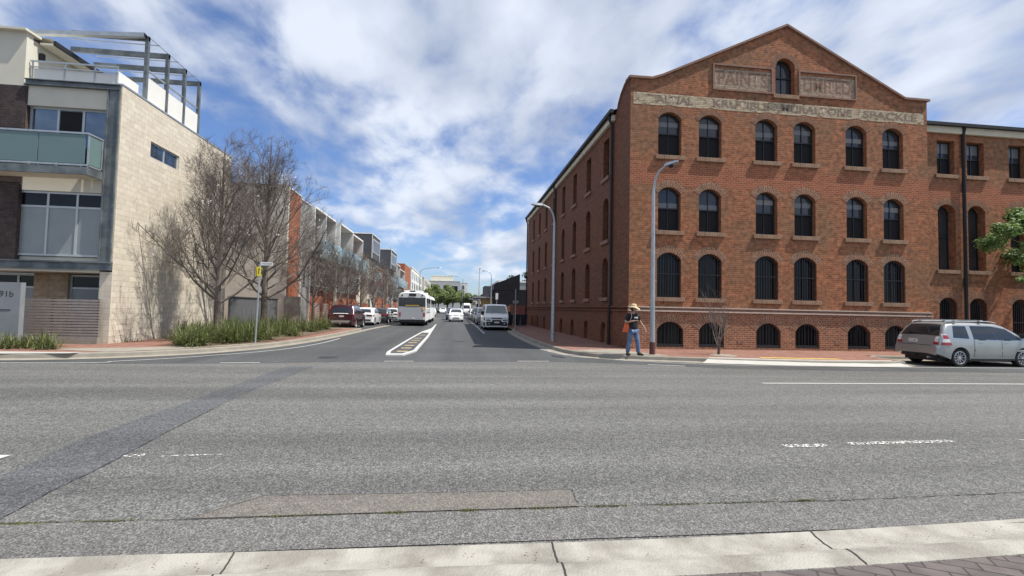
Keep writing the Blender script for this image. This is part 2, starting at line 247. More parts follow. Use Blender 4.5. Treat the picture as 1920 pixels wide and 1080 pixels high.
# ------------------------------------------------------------ mesh helpers
class MB:
    """collects geometry, builds ONE mesh object"""
    def __init__(s): s.v = []; s.f = []; s.uv = []; s.mi = []; s.cur = 0
    def face(s, pts, uv=None):
        k = len(s.v); s.v += [tuple(p) for p in pts]; s.f.append(list(range(k, k+len(pts)))); s.uv.append(uv); s.mi.append(s.cur)
    def grid(s, P, closeu=False):
        n, m = len(P), len(P[0]); k = len(s.v)
        for row in P: s.v += [tuple(p) for p in row]
        for i in range(n-1):
            for j in range(m if closeu else m-1):
                j2 = (j+1) % m
                s.f.append([k+i*m+j, k+i*m+j2, k+(i+1)*m+j2, k+(i+1)*m+j]); s.uv.append(None); s.mi.append(s.cur)
    def box(s, x0, x1, y0, y1, z0, z1, M4=None):
        c = [Vector((x, y, z)) for z in (z0, z1) for y in (y0, y1) for x in (x0, x1)]
        if M4 is not None: c = [M4 @ p for p in c]
        k = len(s.v); s.v += [tuple(p) for p in c]
        for f in ((0, 2, 3, 1), (4, 5, 7, 6), (0, 1, 5, 4), (2, 6, 7, 3), (0, 4, 6, 2), (1, 3, 7, 5)):
            s.f.append([k+i for i in f]); s.uv.append(None); s.mi.append(s.cur)
    def tube(s, pts, rad, n=8, cap=True):
        pts = [Vector(p) for p in pts]
        if not hasattr(rad, '__len__'): rad = [rad]*len(pts)
        k0 = len(s.v); ref = None
        for i, p in enumerate(pts):
            d = (pts[min(i+1, len(pts)-1)] - pts[max(i-1, 0)]).normalized()
            if ref is None: ref = d.orthogonal().normalized()
            a = (ref - d*ref.dot(d))
            a = a.normalized() if a.length > 1e-4 else d.orthogonal().normalized()
            ref = a; b = d.cross(a)
            for j in range(n):
                t = 2*math.pi*j/n; s.v.append(tuple(p + (a*math.cos(t)+b*math.sin(t))*rad[i]))
        for i in range(len(pts)-1):
            for j in range(n):
                s.f.append([k0+i*n+j, k0+i*n+(j+1) % n, k0+(i+1)*n+(j+1) % n, k0+(i+1)*n+j]); s.uv.append(None); s.mi.append(s.cur)
        if cap:
            s.f.append([k0+j for j in range(n)][::-1]); s.f.append([k0+(len(pts)-1)*n+j for j in range(n)]); s.uv += [None, None]; s.mi += [s.cur, s.cur]
    def lathe(s, prof, n=24, axis='z', c=(0, 0, 0)):
        P = []
        for r, h in prof:
            row = []
            for j in range(n):
                t = 2*math.pi*j/n; a, b = r*math.cos(t), r*math.sin(t)
                row.append({'z': (c[0]+a, c[1]+b, c[2]+h), 'y': (c[0]+a, c[1]+h, c[2]+b), 'x': (c[0]+h, c[1]+a, c[2]+b)}[axis])
            P.append(row)
        s.grid(P, True)
    def prism(s, poly, z0, z1):
        b = [(x, y, z0) for x, y in poly]; t = [(x, y, z1) for x, y in poly]
        s.face(t); s.face(b[::-1]); n = len(poly)
        for i in range(n): s.face([b[i], b[(i+1) % n], t[(i+1) % n], t[i]])
    def build(s, name, m, parent=None, smooth=False, merge=True, loc=None, fixn=True, ang=35):
        me = bpy.data.meshes.new(name); me.from_pydata(s.v, [], s.f)
        ms = m if isinstance(m, (list, tuple)) else [m]
        for q in ms: me.materials.append(MT[q] if isinstance(q, str) else q)
        if len(ms) > 1:
            for p, i in zip(me.polygons, s.mi): p.material_index = i
        uvl = me.uv_layers.new(name='UVMap').data
        for p, cu in zip(me.polygons, s.uv):
            nn = p.normal
            for q, li in enumerate(p.loop_indices):
                if cu: uvl[li].uv = cu[q]; continue
                c = me.vertices[me.loops[li].vertex_index].co
                if abs(nn.z) >= max(abs(nn.x), abs(nn.y)): uvl[li].uv = (c.x, c.y)
                elif abs(nn.x) > abs(nn.y): uvl[li].uv = (c.y, c.z)
                else: uvl[li].uv = (c.x, c.z)
        if merge or fixn:
            bm = bmesh.new(); bm.from_mesh(me)
            if merge: bmesh.ops.remove_doubles(bm, verts=bm.verts, dist=1e-5)
            if fixn: bmesh.ops.recalc_face_normals(bm, faces=bm.faces)
            bm.to_mesh(me); bm.free()
        if smooth:
            for p in me.polygons: p.use_smooth = True
            me.set_sharp_from_angle(angle=R(ang))
        o = bpy.data.objects.new(name, me); COL.objects.link(o)
        if loc: o.location = loc
        if parent is not None: o.parent = parent
        return o
def tag(o, label=None, cat=None, group=None, kind=None):
    if label: o['label'] = label
    if cat: o['category'] = cat
    if group: o['group'] = group
    if kind: o['kind'] = kind
    return o
def thing(name, label, cat, loc=(0, 0, 0), rz=0, group=None):
    o = bpy.data.objects.new(name, None); COL.objects.link(o); o.location = loc; o.rotation_euler = (0, 0, rz); o.empty_display_size = .2
    return tag(o, label, cat, group)
def part(name, m, par, *boxes, **k):
    b = MB()
    for q in boxes: b.box(*q)
    return b.build(name, m, par, **k)
def dup(o, par=None, loc=None, rz=None, label=None):
    kids = [c for c in bpy.data.objects if c.parent == o] if par is None or True else []
    c = o.copy(); COL.objects.link(c)
    if par is not None: c.parent = par
    if loc is not None: c.location = loc
    if rz is not None: c.rotation_euler = (0, 0, rz)
    if label: c['label'] = label
    for ch in kids: dup(ch, c)
    return c
def sheet(name, poly, z, m, kind='structure', **k):
    b = MB(); b.face([(x, y, z) for x, y in poly]); o = b.build(name, m, fixn=False)
    if o.data.polygons[0].normal.z < 0: o.data.flip_normals()
    return tag(o, kind=kind, **k)
def offs(pl, d):
    r = []
    for i, p in enumerate(pl):
        a = Vector(pl[max(i-1, 0)]); b = Vector(pl[min(i+1, len(pl)-1)]); t = (b-a).normalized(); n = Vector((-t.y, t.x)); r.append((p[0]+n.x*d, p[1]+n.y*d))
    return r
def smoothline(pl, n=5):
    o = []
    for i in range(len(pl)-1):
        p0 = Vector(pl[max(i-1, 0)]); p1 = Vector(pl[i]); p2 = Vector(pl[i+1]); p3 = Vector(pl[min(i+2, len(pl)-1)])
        for k in range(n):
            t = k/n; o.append(tuple(.5*((2*p1)+(p2-p0)*t+(2*p0-5*p1+4*p2-p3)*t*t+(3*p1-p0-3*p2+p3)*t**3)))
    o.append(tuple(pl[-1])); return o
def ribbon(name, pl, sect, m, kind='structure', **k):
    """sect = [(offset, z), ...] swept along pl"""
    rows = [[(x, y, z) for x, y in offs(pl, d)] for d, z in sect]
    b = MB(); b.grid(rows); o = b.build(name, m, fixn=False)
    if sum(p.normal.z for p in o.data.polygons) < 0: o.data.flip_normals()
    return tag(o, kind=kind, **k)
def textmesh(name, txt, size, m, par, M4, wide=None, thick=0, bold=0):
    cu = bpy.data.curves.new('t', 'FONT'); cu.body = txt; cu.size = size; cu.align_x = 'LEFT'; cu.extrude = thick; cu.offset = bold; cu.resolution_u = 3
    o = bpy.data.objects.new('t', cu); COL.objects.link(o); dg = bpy.context.evaluated_depsgraph_get(); me = bpy.data.meshes.new_from_object(o.evaluated_get(dg)); bpy.data.objects.remove(o)
    xs = [v.co.x for v in me.vertices]; ys = [v.co.y for v in me.vertices]
    sx_ = wide/(max(xs)-min(xs)) if wide else 1; x0 = min(xs)
    for v in me.vertices: v.co.x = (v.co.x-x0)*sx_; v.co.y -= min(ys)
    me.transform(M4); uv = me.uv_layers[0].data if me.uv_layers else me.uv_layers.new(name='UVMap').data
    for l in me.loops: c = me.vertices[l.vertex_index].co; uv[l.index].uv = (c.x, c.z)
    me.materials.clear(); me.materials.append(MT[m]); me.name = name
    t = bpy.data.objects.new(name, me); COL.objects.link(t); t.parent = par; return t
MXZ = lambda x, y, z: Matrix.Translation((x, y, z)) @ Matrix.Rotation(R(90), 4, 'X')    # text facing -Y
# ------------------------------------------------------------ ground
sheet('ground', [(-900, -300), (900, -300), (900, 1500), (-900, 1500)], -.03, 'ground_tone')
LK = smoothline([(-70, 15.1), (-30, 14.85), (-16, 14.75), (-12.4, 14.75), (-10.4, 15.3), (-8.6, 16.6), (-7.4, 18.7), (-6.75, 21.5), (-6.45, 24.5), (-6.3, 28), (-6.2, 33)])
RK = smoothline([(4.1, 33.5), (3.95, 30), (3.92, 26), (3.95, 22.2), (4.12, 19.2), (4.40, 17.7), (5.15, 16.5), (6.4, 15.9), (8.4, 15.38), (11, 14.85), (13.6, 14.6), (15.5, 14.75)])
RK2 = [(15.5, 14.75), (15.75, 15.4), (15.9, 16.5), (16.3, 16.75), (70, 16.75)]
sheet('main_road', [(-300, 3.4), (300, 3.4), (300, 18), (-300, 18)], 0, 'coarse_asphalt')
fb = [(-14, 14.0), (-11.7, 13.9), (-9, 13.95), (-6.5, 14.2), (-4, 14.6), (-2, 14.88), (0, 15.05), (2, 15.18), (3.5, 15.2), (5, 14.95), (6.5, 14.35), (8.2, 13.8), (12, 13.4), (18, 13.05), (70, 12.9), (70, 18), (15, 18), (9, 18), (4.9, 18), (4.9, 34), (4.9, 72), (-9.2, 72), (-9.2, 34), (-7, 34), (-7, 20), (-9, 18), (-14, 16.5)]
sheet('side_road', fb, .004, 'smooth_asphalt')
sheet('cross_road', [(-200, 72), (200, 72), (200, 104), (-200, 104)], .0, 'smooth_asphalt')
sheet('far_road', [(-7, 104), (6, 104), (6, 900), (-7, 900)], .004, 'smooth_asphalt')
# pavements
sheet('left_pavement', offs(LK, .15)[0:] + [(-9.0, 33), (-9.0, 33.6), (-12.0, 33.6), (-40, 33.6), (-70, 33.6)], .15, 'red_paver')
sheet('left_inner_pavement', [(-9.0, 33.6), (-8.9, 60), (-8.9, 71.5), (-40, 71.5), (-40, 33.6)], .148, 'red_paver')
sheet('right_pavement', offs(RK, .15) + [(15.7, 15.4), (15.95, 16.9), (70, 16.9), (70, 30), (22, 48), (4.1, 48)], .15, 'red_paver')
sheet('right_inner_pavement', [(4.42, 33.5), (4.42, 71.5), (40, 71.5), (40, 48.02), (4.3, 48.02)], .148, 'red_paver')
def kerb(name, pl, h=.15, m='concrete', g=.34):
    return ribbon(name, pl, [(-g, .012), (-.02, .018), (0, .03), (.012, h-.02), (.03, h+.004), (.15, h+.004)], m)
kerb('left_kerb', LK); kerb('right_kerb', RK); kerb('right_bay_kerb', RK2)
kerb('right_street_kerb', [(4.1, 71.5), (4.3, 60), (4.3, 50), (4.3, 40), (4.3, 36), (4.1, 33.5)]); kerb('left_bay_kerb', [(-9.0, 33.2), (-8.85, 40), (-8.5, 50), (-8.3, 71.5)])
ribbon('left_bay_gutter', [(-6.2, 33), (-6.0, 38), (-5.65, 44), (-5.4, 52), (-5.3, 71)], [(-.3, .012), (.15, .016)], 'concrete')
ribbon('left_bay_kerb_end', [(-9.0, 33.2), (-6.3, 33.2)], [(-.15, .016), (0, .155), (.15, .156)], 'concrete')
# white ramps, aprons
sheet('left_ramp', [(-40, 14.9), (-12.6, 14.72), (-10.9, 15.0), (-10.6, 15.35), (-12.2, 15.35), (-40, 15.6)], .162, 'ramp_white')
sheet('left_apron', [(-10.3, 15.55), (-8.9, 16.6), (-7.62, 18.7), (-7.3, 20), (-7.9, 19.3), (-9.3, 17.9), (-10.4, 17.1), (-12.2, 16.5), (-12.1, 16.1)], .158, 'concrete')
sheet('right_apron', [(4.5, 17.9), (5.0, 17.0), (5.3, 16.55), (6.3, 16.1), (7.4, 15.85), (7.5, 16.15), (6.7, 17.5), (6.9, 18.5), (5.4, 18.3)], .158, 'concrete')
b = MB(); b.grid([[(8.2, 14.98, .02), (10.9, 14.5, .02), (13.5, 14.25, .02), (15.3, 14.35, .02)], [(8.75, 15.55, .164), (11, 15.1, .164), (13.6, 14.9, .164), (15.25, 15.1, .164)]])
tag(b.build('driveway_ramp', 'ramp_white', fixn=False), kind='structure')
sheet('tactile_strip', [(10.6, 15.42), (13.5, 15.12), (13.5, 15.5), (10.7, 15.8)], .160, 'yellow_paint')
# road markings
mk = MB()
def strip(pts, wd, z=.010):
    a = offs(pts, wd/2); c = offs(pts, -wd/2)
    for i in range(len(pts)-1): mk.face([(c[i][0], c[i][1], z), (c[i+1][0], c[i+1][1], z), (a[i+1][0], a[i+1][1], z), (a[i][0], a[i][1], z)])
strip(smoothline([(-30, 13.8), (-11.7, 13.91), (-9.2, 14.6), (-7.6, 16.3), (-6.35, 18.5), (-5.8, 21.6), (-5.75, 25)]), .08)
strip(smoothline([(3.6, 20), (4.05, 17.6), (4.7, 16.5), (6.2, 15.5), (7.9, 14.85), (11, 14.45), (19.5, 14.28), (60, 14.2)]), .07)
for a, c in (((-6.5, 14.23), (-5.48, 14.33)), ((-2.12, 14.93), (-1.24, 15.0)), ((2.02, 15.22), (3.08, 15.28)), ((6.1, 14.52), (7.2, 14.2))): strip([a, c], .09, .012)
strip([(7.49, 10.86), (30, 10.72)], .10, .008)
strip([(-9, 5.95), (-4.72, 5.72)], .16, .008)
strip([(1.85, 53), (1.95, 44), (1.95, 31.5)], .10)
for y in (36.8, 43.2, 49.8, 56): strip([(1.95, y), (4.1, y)], .1)
strip([(-5, 71), (4, 71)], .35); strip([(-5, 66), (4, 66)], .1)
tag(mk.build('road_markings', 'white_paint', fixn=False), kind='structure')
m, nt_, b_ = newmat('worn_white'); b_.inputs['Base Color'].default_value = (.75, .74, .70, 1); b_.inputs['Roughness'].default_value = .8
_t = N(nt_, 'ShaderNodeTexCoord'); _n = N(nt_, 'ShaderNodeTexNoise'); _n.inputs['Scale'].default_value = 38; _n.inputs['Detail'].default_value = 4; lk(nt_, _t.outputs['Object'], _n.inputs['Vector'])
_r = N(nt_, 'ShaderNodeMapRange'); lk(nt_, _n.outputs[0], _r.inputs[0]); _r.inputs[1].default_value = .50; _r.inputs[2].default_value = .60; lk(nt_, _r.outputs[0], b_.inputs['Alpha']); MT['worn_white'] = m
mk = MB()
for a, c, wd in (((4.25, 5.72), (4.85, 5.73), .12), ((5.2, 5.78), (6.85, 5.85), .11), ((7.9, 5.82), (9.5, 5.85), .08), ((-3.55, 5.70), (-3.35, 5.74), .09), ((-3.15, 5.68), (-2.55, 5.72), .03),): strip([a, c], wd, .008)
tag(mk.build('worn_markings', 'worn_white', fixn=False), kind='structure')
# diagonal dark resurfacing strip, near patch, gutter margin
def g(u, v, z=0):
    d = fw*F + rt*(u-960) - up*(v-540); t = (z-H)/d.z; return (d.x*t, d.y*t)
STRIP = [(-3.75, 13.3), (-3.72, 11.4), (-3.45, 8.6), (-3.42, 6.3), (-3.36, 4.3), (-3.7, 4.15), (-4.6, 4.9), (-5.6, 6.3), (-5.3, 8), (-4.9, 10.4), (-4.75, 12.9)]
sheet('resurfaced_strip', [g(u, v) for u, v in ((590, 687), (460, 737), (400, 767), (315, 810), (250, 845), (175, 885), (100, 920), (0, 975), (-150, 1050), (-150, 950), (0, 893), (50, 872), (150, 825), (275, 780), (350, 755), (430, 725), (540, 687))], .004, 'dark_asphalt')
sheet('road_margin', [(-60, 3.40), (-8, 3.5), (8, 3.5), (60, 3.3), (60, 4.2), (9, 4.2), (5.56, 4.09), (3.67, 4.03), (1.1, 4.05), (-2.04, 4.02), (-3.35, 4.06), (-8, 4.1), (-60, 4.1)], .0075, 'near_asphalt')
sheet('road_patch', [(-2.02, 4.05), (1.10, 4.07), (1.12, 4.44), (.3, 4.43), (-.8, 4.46), (-1.62, 4.47), (-1.74, 4.44)], .0105, 'patch_asphalt')
mk = MB()
def crackline(pts, w0, z=.012):
    P = []
    for i in range(len(pts)-1):
        a, c = Vector(pts[i]), Vector(pts[i+1]); n = max(2, int((c-a).length/.06))
        for k in range(n): P.append(tuple(a+(c-a)*(k/n) + Vector((random.uniform(-1, 1), random.uniform(-1, 1)))*.008))
    for i in range(len(P)-1):
        ww = w0*random.uniform(.3, 1.3); t = (Vector(P[i+1])-Vector(P[i])).normalized(); nx, ny = -t.y*ww/2, t.x*ww/2
        mk.face([(P[i][0]-nx, P[i][1]-ny, z), (P[i+1][0]-nx, P[i+1][1]-ny, z), (P[i+1][0]+nx, P[i+1][1]+ny, z), (P[i][0]+nx, P[i][1]+ny, z)])
seam = [(-8, 4.1), (-3.35, 4.06), (-2.04, 4.03), (1.1, 4.06), (3.67, 4.03), (5.56, 4.09), (9, 4.2)]
crackline(seam, .014); crackline([(-2.04, 4.04), (-1.62, 4.47), (.3, 4.44), (1.13, 4.44), (1.10, 4.06)], .010)
crackline([g(u, v) for u, v in ((-150, 1050), (0, 975), (100, 920), (175, 885), (250, 845), (315, 810), (400, 767))], .008)
crackline([(1.13, 4.44), (1.05, 4.6)], .006); crackline([(3.2, 4.06), (2.95, 4.3)], .006)
tag(mk.build('road_cracks', 'crack', fixn=False), kind='structure')
mk = MB()
for i in range(2600):
    t = random.random(); k = random.choice([(-3.2, .3), (-2.6, .35), (-1.2, .5), (-.45, .12), (.15, .1), (.8, .3), (1.35, .25), (2.0, .35), (2.6, .5), (3.2, .15)])
    x = k[0]+random.gauss(0, 1)*k[1]*.4; y = 4.045+random.gauss(0, .010)
    s = random.uniform(.004, .012); a = random.uniform(0, 6.28); hh = random.uniform(.003, .018)
    mk.face([(x, y, .006), (x+s*math.cos(a), y+s*math.sin(a), .006), (x+random.uniform(-.01, .01), y+random.uniform(-.01, .01), .006+hh)])
tag(mk.build('moss', 'moss', merge=False, fixn=False), 'green moss and weeds growing along the seam in the near asphalt', 'moss', kind='stuff')
def interp_(pl, x):
    for a, c in zip(pl, pl[1:]):
        if a[0] <= x <= c[0]: return a[1]+(c[1]-a[1])*(x-a[0])/(c[0]-a[0])
    return pl[-1][1]
# near kerb with smooth gutter, and pavers where the camera stands
NK = smoothline([(-60, 3.2), (-12, 3.42), (-4, 3.5), (-1, 3.47), (1.2, 3.44), (3, 3.47), (5, 3.56), (8, 3.75), (14, 4.4), (30, 7)], 8)
rows = [[(x, y, z) for x, y in offs(NK, d)] for d, z in ((0, .016), (-.05, .004), (-.16, .0), (-.26, .012), (-.34, .05), (-.42, .095), (-.50, .112), (-.66, .118), (-.67, .05))]
b = MB(); b.grid(rows); o = b.build('near_kerb', 'gutter_concrete', fixn=False, smooth=True)
if sum(p.normal.z for p in o.data.polygons) < 0: o.data.flip_normals()
tag(o, kind='structure')
sheet('near_pavement', offs(NK, -.66)+[(30, -60), (-60, -60)], .112, 'dark_paver')
mk = MB()
for u, v in (((435, 1042), (408, 1082)), ((1035, 1019), (1062, 1085)), ((1523, 1000), (1650, 1074))):
    a, c = g(u[0], u[1], .01), g(v[0], v[1], .118); S_ = ((0, .016), (-.05, .004), (-.16, .0), (-.26, .012), (-.34, .05), (-.42, .095), (-.50, .112), (-.66, .118))
    pts = []
    for q in range(29):
        t = q/28; d = -.66*t; x = a[0]+(c[0]-a[0])*t**1.4+.0015*math.sin(q*1.7); k_ = max(i_ for i_ in range(7) if S_[i_][0] >= d-1e-9); f_ = (S_[k_][0]-d)/(S_[k_][0]-S_[k_+1][0])
        pts.append((x, interp_(NK, x)+d, S_[k_][1]+(S_[k_+1][1]-S_[k_][1])*f_+.004))
    for i in range(28):
        p, q2 = pts[i], pts[i+1]; mk.face([(p[0]-.006, p[1], p[2]), (p[0]+.006, p[1], p[2]), (q2[0]+.006, q2[1], q2[2]), (q2[0]-.006, q2[1], q2[2])])
tag(mk.build('kerb_joints', 'crack', fixn=False), kind='structure')
mk = MB(); rl = random.Random(5)
for i in range(420):
    k = rl.random()
    if k < .5: x = rl.uniform(-4.5, 7); y = interp_(NK, x)+abs(rl.gauss(0, .05))+.01; z = .022
    elif k < .7: x = rl.uniform(-4.5, 7); y = interp_(NK, x)-rl.uniform(.1, .24); z = .02
    else: x = rl.uniform(-5, 8); y = rl.uniform(3.7, 7.5); z = .012
    a = rl.random()*6.28; q = rl.uniform(.004, .013); mk.face([(x+q*math.cos(a), y+q*math.sin(a), z), (x-q*.5*math.sin(a), y+q*.5*math.cos(a), z+.004), (x-q*math.cos(a), y-q*math.sin(a), z), (x+q*.5*math.sin(a), y-q*.5*math.cos(a), z+.002)])
tag(mk.build('leaf_litter', 'dirt', merge=False, fixn=False), 'tiny brown leaf and grit litter scattered over the near gutter and asphalt', 'litter', kind='stuff')
# ------------------------------------------------------------ traffic island
t = thing('traffic_island', 'low white edged concrete traffic island with worn yellow bars in the side street mouth', 'traffic island')
OUT = [(-2.3, 16.5), (-1.72, 16.55), (-1.40, 18.1), (-1.42, 26.5), (-1.5, 31.5), (-1.58, 36.5), (-1.74, 46), (-1.80, 46), (-1.78, 37), (-2.16, 31.5), (-2.32, 24), (-2.40, 17.6)]
INN = [(-2.20, 16.95), (-1.80, 16.98), (-1.53, 18.3), (-1.55, 26.3), (-1.60, 30.5), (-2.04, 30.6), (-2.19, 24), (-2.28, 17.8)]
b = MB(); b.prism(OUT, .002, .055); b.build('kerb', 'white_paint', t)
b = MB(); b.prism(INN, .03, .060); b.build('infill', 'smooth_asphalt', t)
for y in (17.5, 18.9, 20.2, 21.8, 23.3, 24.9, 27.6): part('yellow_bar', 'worn_yellow', t, (-2.06, -1.68, y, y+.35, .055, .066))
for (x, y, l) in ((-4.0, 15.9, 'round cast iron manhole cover in the side street'), (.25, 24.6, 'flat service cover in the centre of the side street')):
    b = MB(); b.lathe([(0, .012), (.30, .012), (.31, .006)], 24, 'z', (x, y, 0)); tag(b.build('manhole_cover', 'rim_dark', fixn=False), l, 'manhole cover')
# ------------------------------------------------------------ brick warehouse
def arc_top(op, x):
    cx, wd, zb, zt, rise = op
    if rise <= 0: return zt
    RR = (wd*wd/4+rise*rise)/(2*rise); d = min(abs(x-cx), wd/2); return zt-RR+math.sqrt(max(RR*RR-d*d, 0))
def facade(name, par, m, T, Nin, top, z0, ops, depth=.36, mrev=None):
    """T(u,z)->Vector, Nin inward vector, top = [(u,z)...]"""
    br = set(round(p[0], 4) for p in top)
    for cx, wd, zb, zt, rise in ops:
        n = 8 if rise > 0 else 1
        for k in range(n+1): br.add(round(cx-wd/2+wd*k/n, 4))
    br = sorted(br); tops = sorted(top)
    def zt_(x):
        for a, c in zip(tops, tops[1:]):
            if a[0]-1e-6 <= x <= c[0]+1e-6: return a[1]+(c[1]-a[1])*(x-a[0])/(c[0]-a[0]) if c[0] > a[0] else a[1]
        return tops[-1][1]
    b = MB()
    def q(pts): b.face([T(x, z) for x, z in pts], [(x, z) for x, z in pts])
    for xa, xb in zip(br, br[1:]):
        if xb-xa < 1e-4: continue
        xm = (xa+xb)/2; cur = (z0, z0)
        for op in sorted([o for o in ops if abs(xm-o[0]) < o[1]/2], key=lambda o: o[2]):
            if op[2] > cur[0]+1e-4: q([(xa, cur[0]), (xb, cur[1]), (xb, op[2]), (xa, op[2])])
            cur = (arc_top(op, xa), arc_top(op, xb))
        q([(xa, cur[0]), (xb, cur[1]), (xb, zt_(xb)), (xa, zt_(xa))])
    for op in ops:
        cx, wd, zb, zt, rise = op; n = 8 if rise > 0 else 1
        P = [(cx-wd/2, zb)]+[(cx-wd/2+wd*k/n, arc_top(op, cx-wd/2+wd*k/n)) for k in range(n+1)]+[(cx+wd/2, zb)]
        P.append(P[0])
        for i in range(len(P)-1):
            a, c = P[i], P[i+1]; A, C = T(*a), T(*c)
            L = (C-A).length
            vert = abs(a[0]-c[0]) < 1e-5
            uv = [(0, a[1]), (0, c[1]), (depth, c[1]), (depth, a[1])] if vert else [(a[0], 0), (c[0], 0), (c[0], depth), (a[0], depth)]
            b.face([A, C, C+Nin*depth, A+Nin*depth], uv)
    return b.build(name, m, par, merge=False, fixn=False)
def archring(b, cx, wd, zt, rise, y, th=.24, ext=.0):
    RR = (wd*wd/4+rise*rise)/(2*rise); zc = zt-RR; a0 = math.asin(min(1, (wd/2)/RR)); n = 12
    for k in range(n):
        a1, a2 = -a0+2*a0*k/n, -a0+2*a0*(k+1)/n
        pt = lambda a, r: (cx+r*math.sin(a), y, zc+r*math.cos(a))
        b.face([pt(a1, RR), pt(a2, RR), pt(a2, RR+th), pt(a1, RR+th)], [(0, a1*RR), (0, a2*RR), (th, a2*RR), (th, a1*RR)])
FY = 18.862; XA, XB = 7.083, 21.057
wc = [8.82, 10.63, 13.21, 15.01, 17.5, 19.31]
ops = []
for c in wc: ops += [(c, 1.03, 8.28, 10.15, .30), (c, 1.0, 5.09, 6.95, .29), (c, 1.06, 2.30, 4.18, .30)]
bc = [(8.86, 1.16), (10.68, 1.12), (13.25, 1.12), (15.05, 1.12), (17.5, 1.10), (19.3, 1.10)]
for c, wd in bc: ops.append((c, wd, .24, 1.30, .34))
ops.append((14.10, .92, 11.27, 12.93, .455))
GT = [(XA, 11.49), (8.0, 11.50), (8.45, 11.66), (14.16, 14.36), (19.9, 11.50), (XB, 11.49)]
wh = thing('brick_warehouse', 'four storey red brick warehouse with gabled front, arched windows and faded painted lettering', 'warehouse')
facade('front_wall', wh, 'front_brick', lambda u, z: Vector((u, FY, z)), Vector((0, 1, 0)), GT, 1.70, [o for o in ops if o[2] > 1.6])
facade('plinth', wh, 'ground_brick', lambda u, z: Vector((u, FY-.05, z)), Vector((0, 1, 0)), [(XA-.05, 1.70), (XB, 1.70)], .10, [o for o in ops if o[2] < 1], depth=.31)
part('wall_core', 'sash_dark', wh, (XA+.34, XB-.3, FY+.34, 46.4, .1, 10.6))
sops = []
sy_ = [22.05+3.04*i for i in range(8)]
for y in sy_: sops += [(y, .88, 8.10, 9.98, 0), (y, .88, 5.05, 7.1, .28), (y, .88, 2.32, 4.22, .28)]
ST = [(FY, 11.49), (19.5, 11.45), (20.0, 11.2), (20.3, 10.92), (20.9, 10.72), (46.9, 10.72)]
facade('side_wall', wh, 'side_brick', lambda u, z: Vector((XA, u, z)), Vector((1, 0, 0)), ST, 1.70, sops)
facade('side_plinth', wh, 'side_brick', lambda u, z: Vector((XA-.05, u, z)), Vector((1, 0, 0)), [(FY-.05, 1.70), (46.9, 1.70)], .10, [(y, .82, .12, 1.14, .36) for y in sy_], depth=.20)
part('side_niches', 'ground_brick', wh, *[(XA+.15, XA+.17, y-.45, y+.45, .1, 1.2) for y in sy_])
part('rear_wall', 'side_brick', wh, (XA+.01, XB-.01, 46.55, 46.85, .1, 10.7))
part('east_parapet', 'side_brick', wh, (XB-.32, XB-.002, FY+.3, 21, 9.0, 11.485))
# copings
b = MB()
for (a, c) in zip(GT, GT[1:]):
    dx, dz = c[0]-a[0], c[1]-a[1]
    x0 = a[0]-(.09 if a is GT[0] else 0); x1 = c[0]+(.09 if c is GT[-1] else 0)
    f = [(x0, a[1]-.005), (x1, c[1]-.005), (x1, c[1]+.09), (x0, a[1]+.09)]
    fr = [Vector((x, FY-.09, z)) for x, z in f]; bk = [Vector((x, FY+.40, z)) for x, z in f]
    b.face(fr); b.face(bk[::-1]); b.face([fr[3], fr[2], bk[2], bk[3]]); b.face([fr[0], bk[0], bk[1], fr[1]])
    if a is GT[0]: b.face([fr[0], fr[3], bk[3], bk[0]])
    if c is GT[-1]: b.face([fr[1], bk[1], bk[2], fr[2]])
b.build('coping', 'coping', wh, fixn=False)
# left corner: corbelled parapet shoulder
b = MB()
sh = [(FY-.02, 11.50), (19.45, 11.47), (19.95, 11.22), (20.25, 10.95), (20.35, 10.78)]
for i in range(len(sh)-1):
    y0, z0 = sh[i]; y1, z1 = sh[i+1]
    b.face([(XA-.07, y0, z0), (XA-.07, y1, z1), (XA-.07, y1, z1+.07), (XA-.07, y0, z0+.07)]); b.face([(XA-.07, y0, z0+.07), (XA-.07, y1, z1+.07), (XA+.35, y1, z1+.07), (XA+.35, y0, z0+.07)]); b.face([(XA-.07, y0, z0), (XA+.0, y0, z0), (XA+.0, y1, z1), (XA-.07, y1, z1)])
b.build('shoulder_coping', 'coping', wh, fixn=False)
# roof
b = MB()
b.face([(XA-.25, 20.6, 10.80), (XA-.25, 47.0, 10.80), (14.1, 47.0, 13.9), (14.1, 20.6, 13.9)]); b.face([(14.1, FY+.3, 13.9), (14.1, 47.0, 13.9), (XB+.2, 47.0, 10.8), (XB+.2, FY+.3, 10.8)]); b.face([(XA, FY+.3, 10.9), (XA, 20.6, 10.9), (14.1, 20.6, 13.89), (14.1, FY+.3, 13.89)])
b.face([(XA, 46.86, 10.7), (XB, 46.86, 10.7), (14.1, 46.86, 13.88)])
b.build('roof', 'roof_metal', wh, fixn=False)
part('gutter', 'dark_metal', wh, (XA-.33, XA-.16, 20.55, 47.05, 10.70, 10.86)); part('fascia', 'fascia_cream', wh, (XA-.16, XA-.01, 20.75, 46.95, 10.42, 10.68))
for y in (20.95, 33.5, 46.8):
    b = MB(); b.tube([(XA-.24, y, 10.72), (XA-.22, y, 10.5), (XA-.09, y, 10.25), (XA-.09, y, 2.0), (XA-.15, y, 1.8), (XA-.15, y, .15)], .065, 8); b.build('downpipe', 'dark_metal', wh, smooth=True)
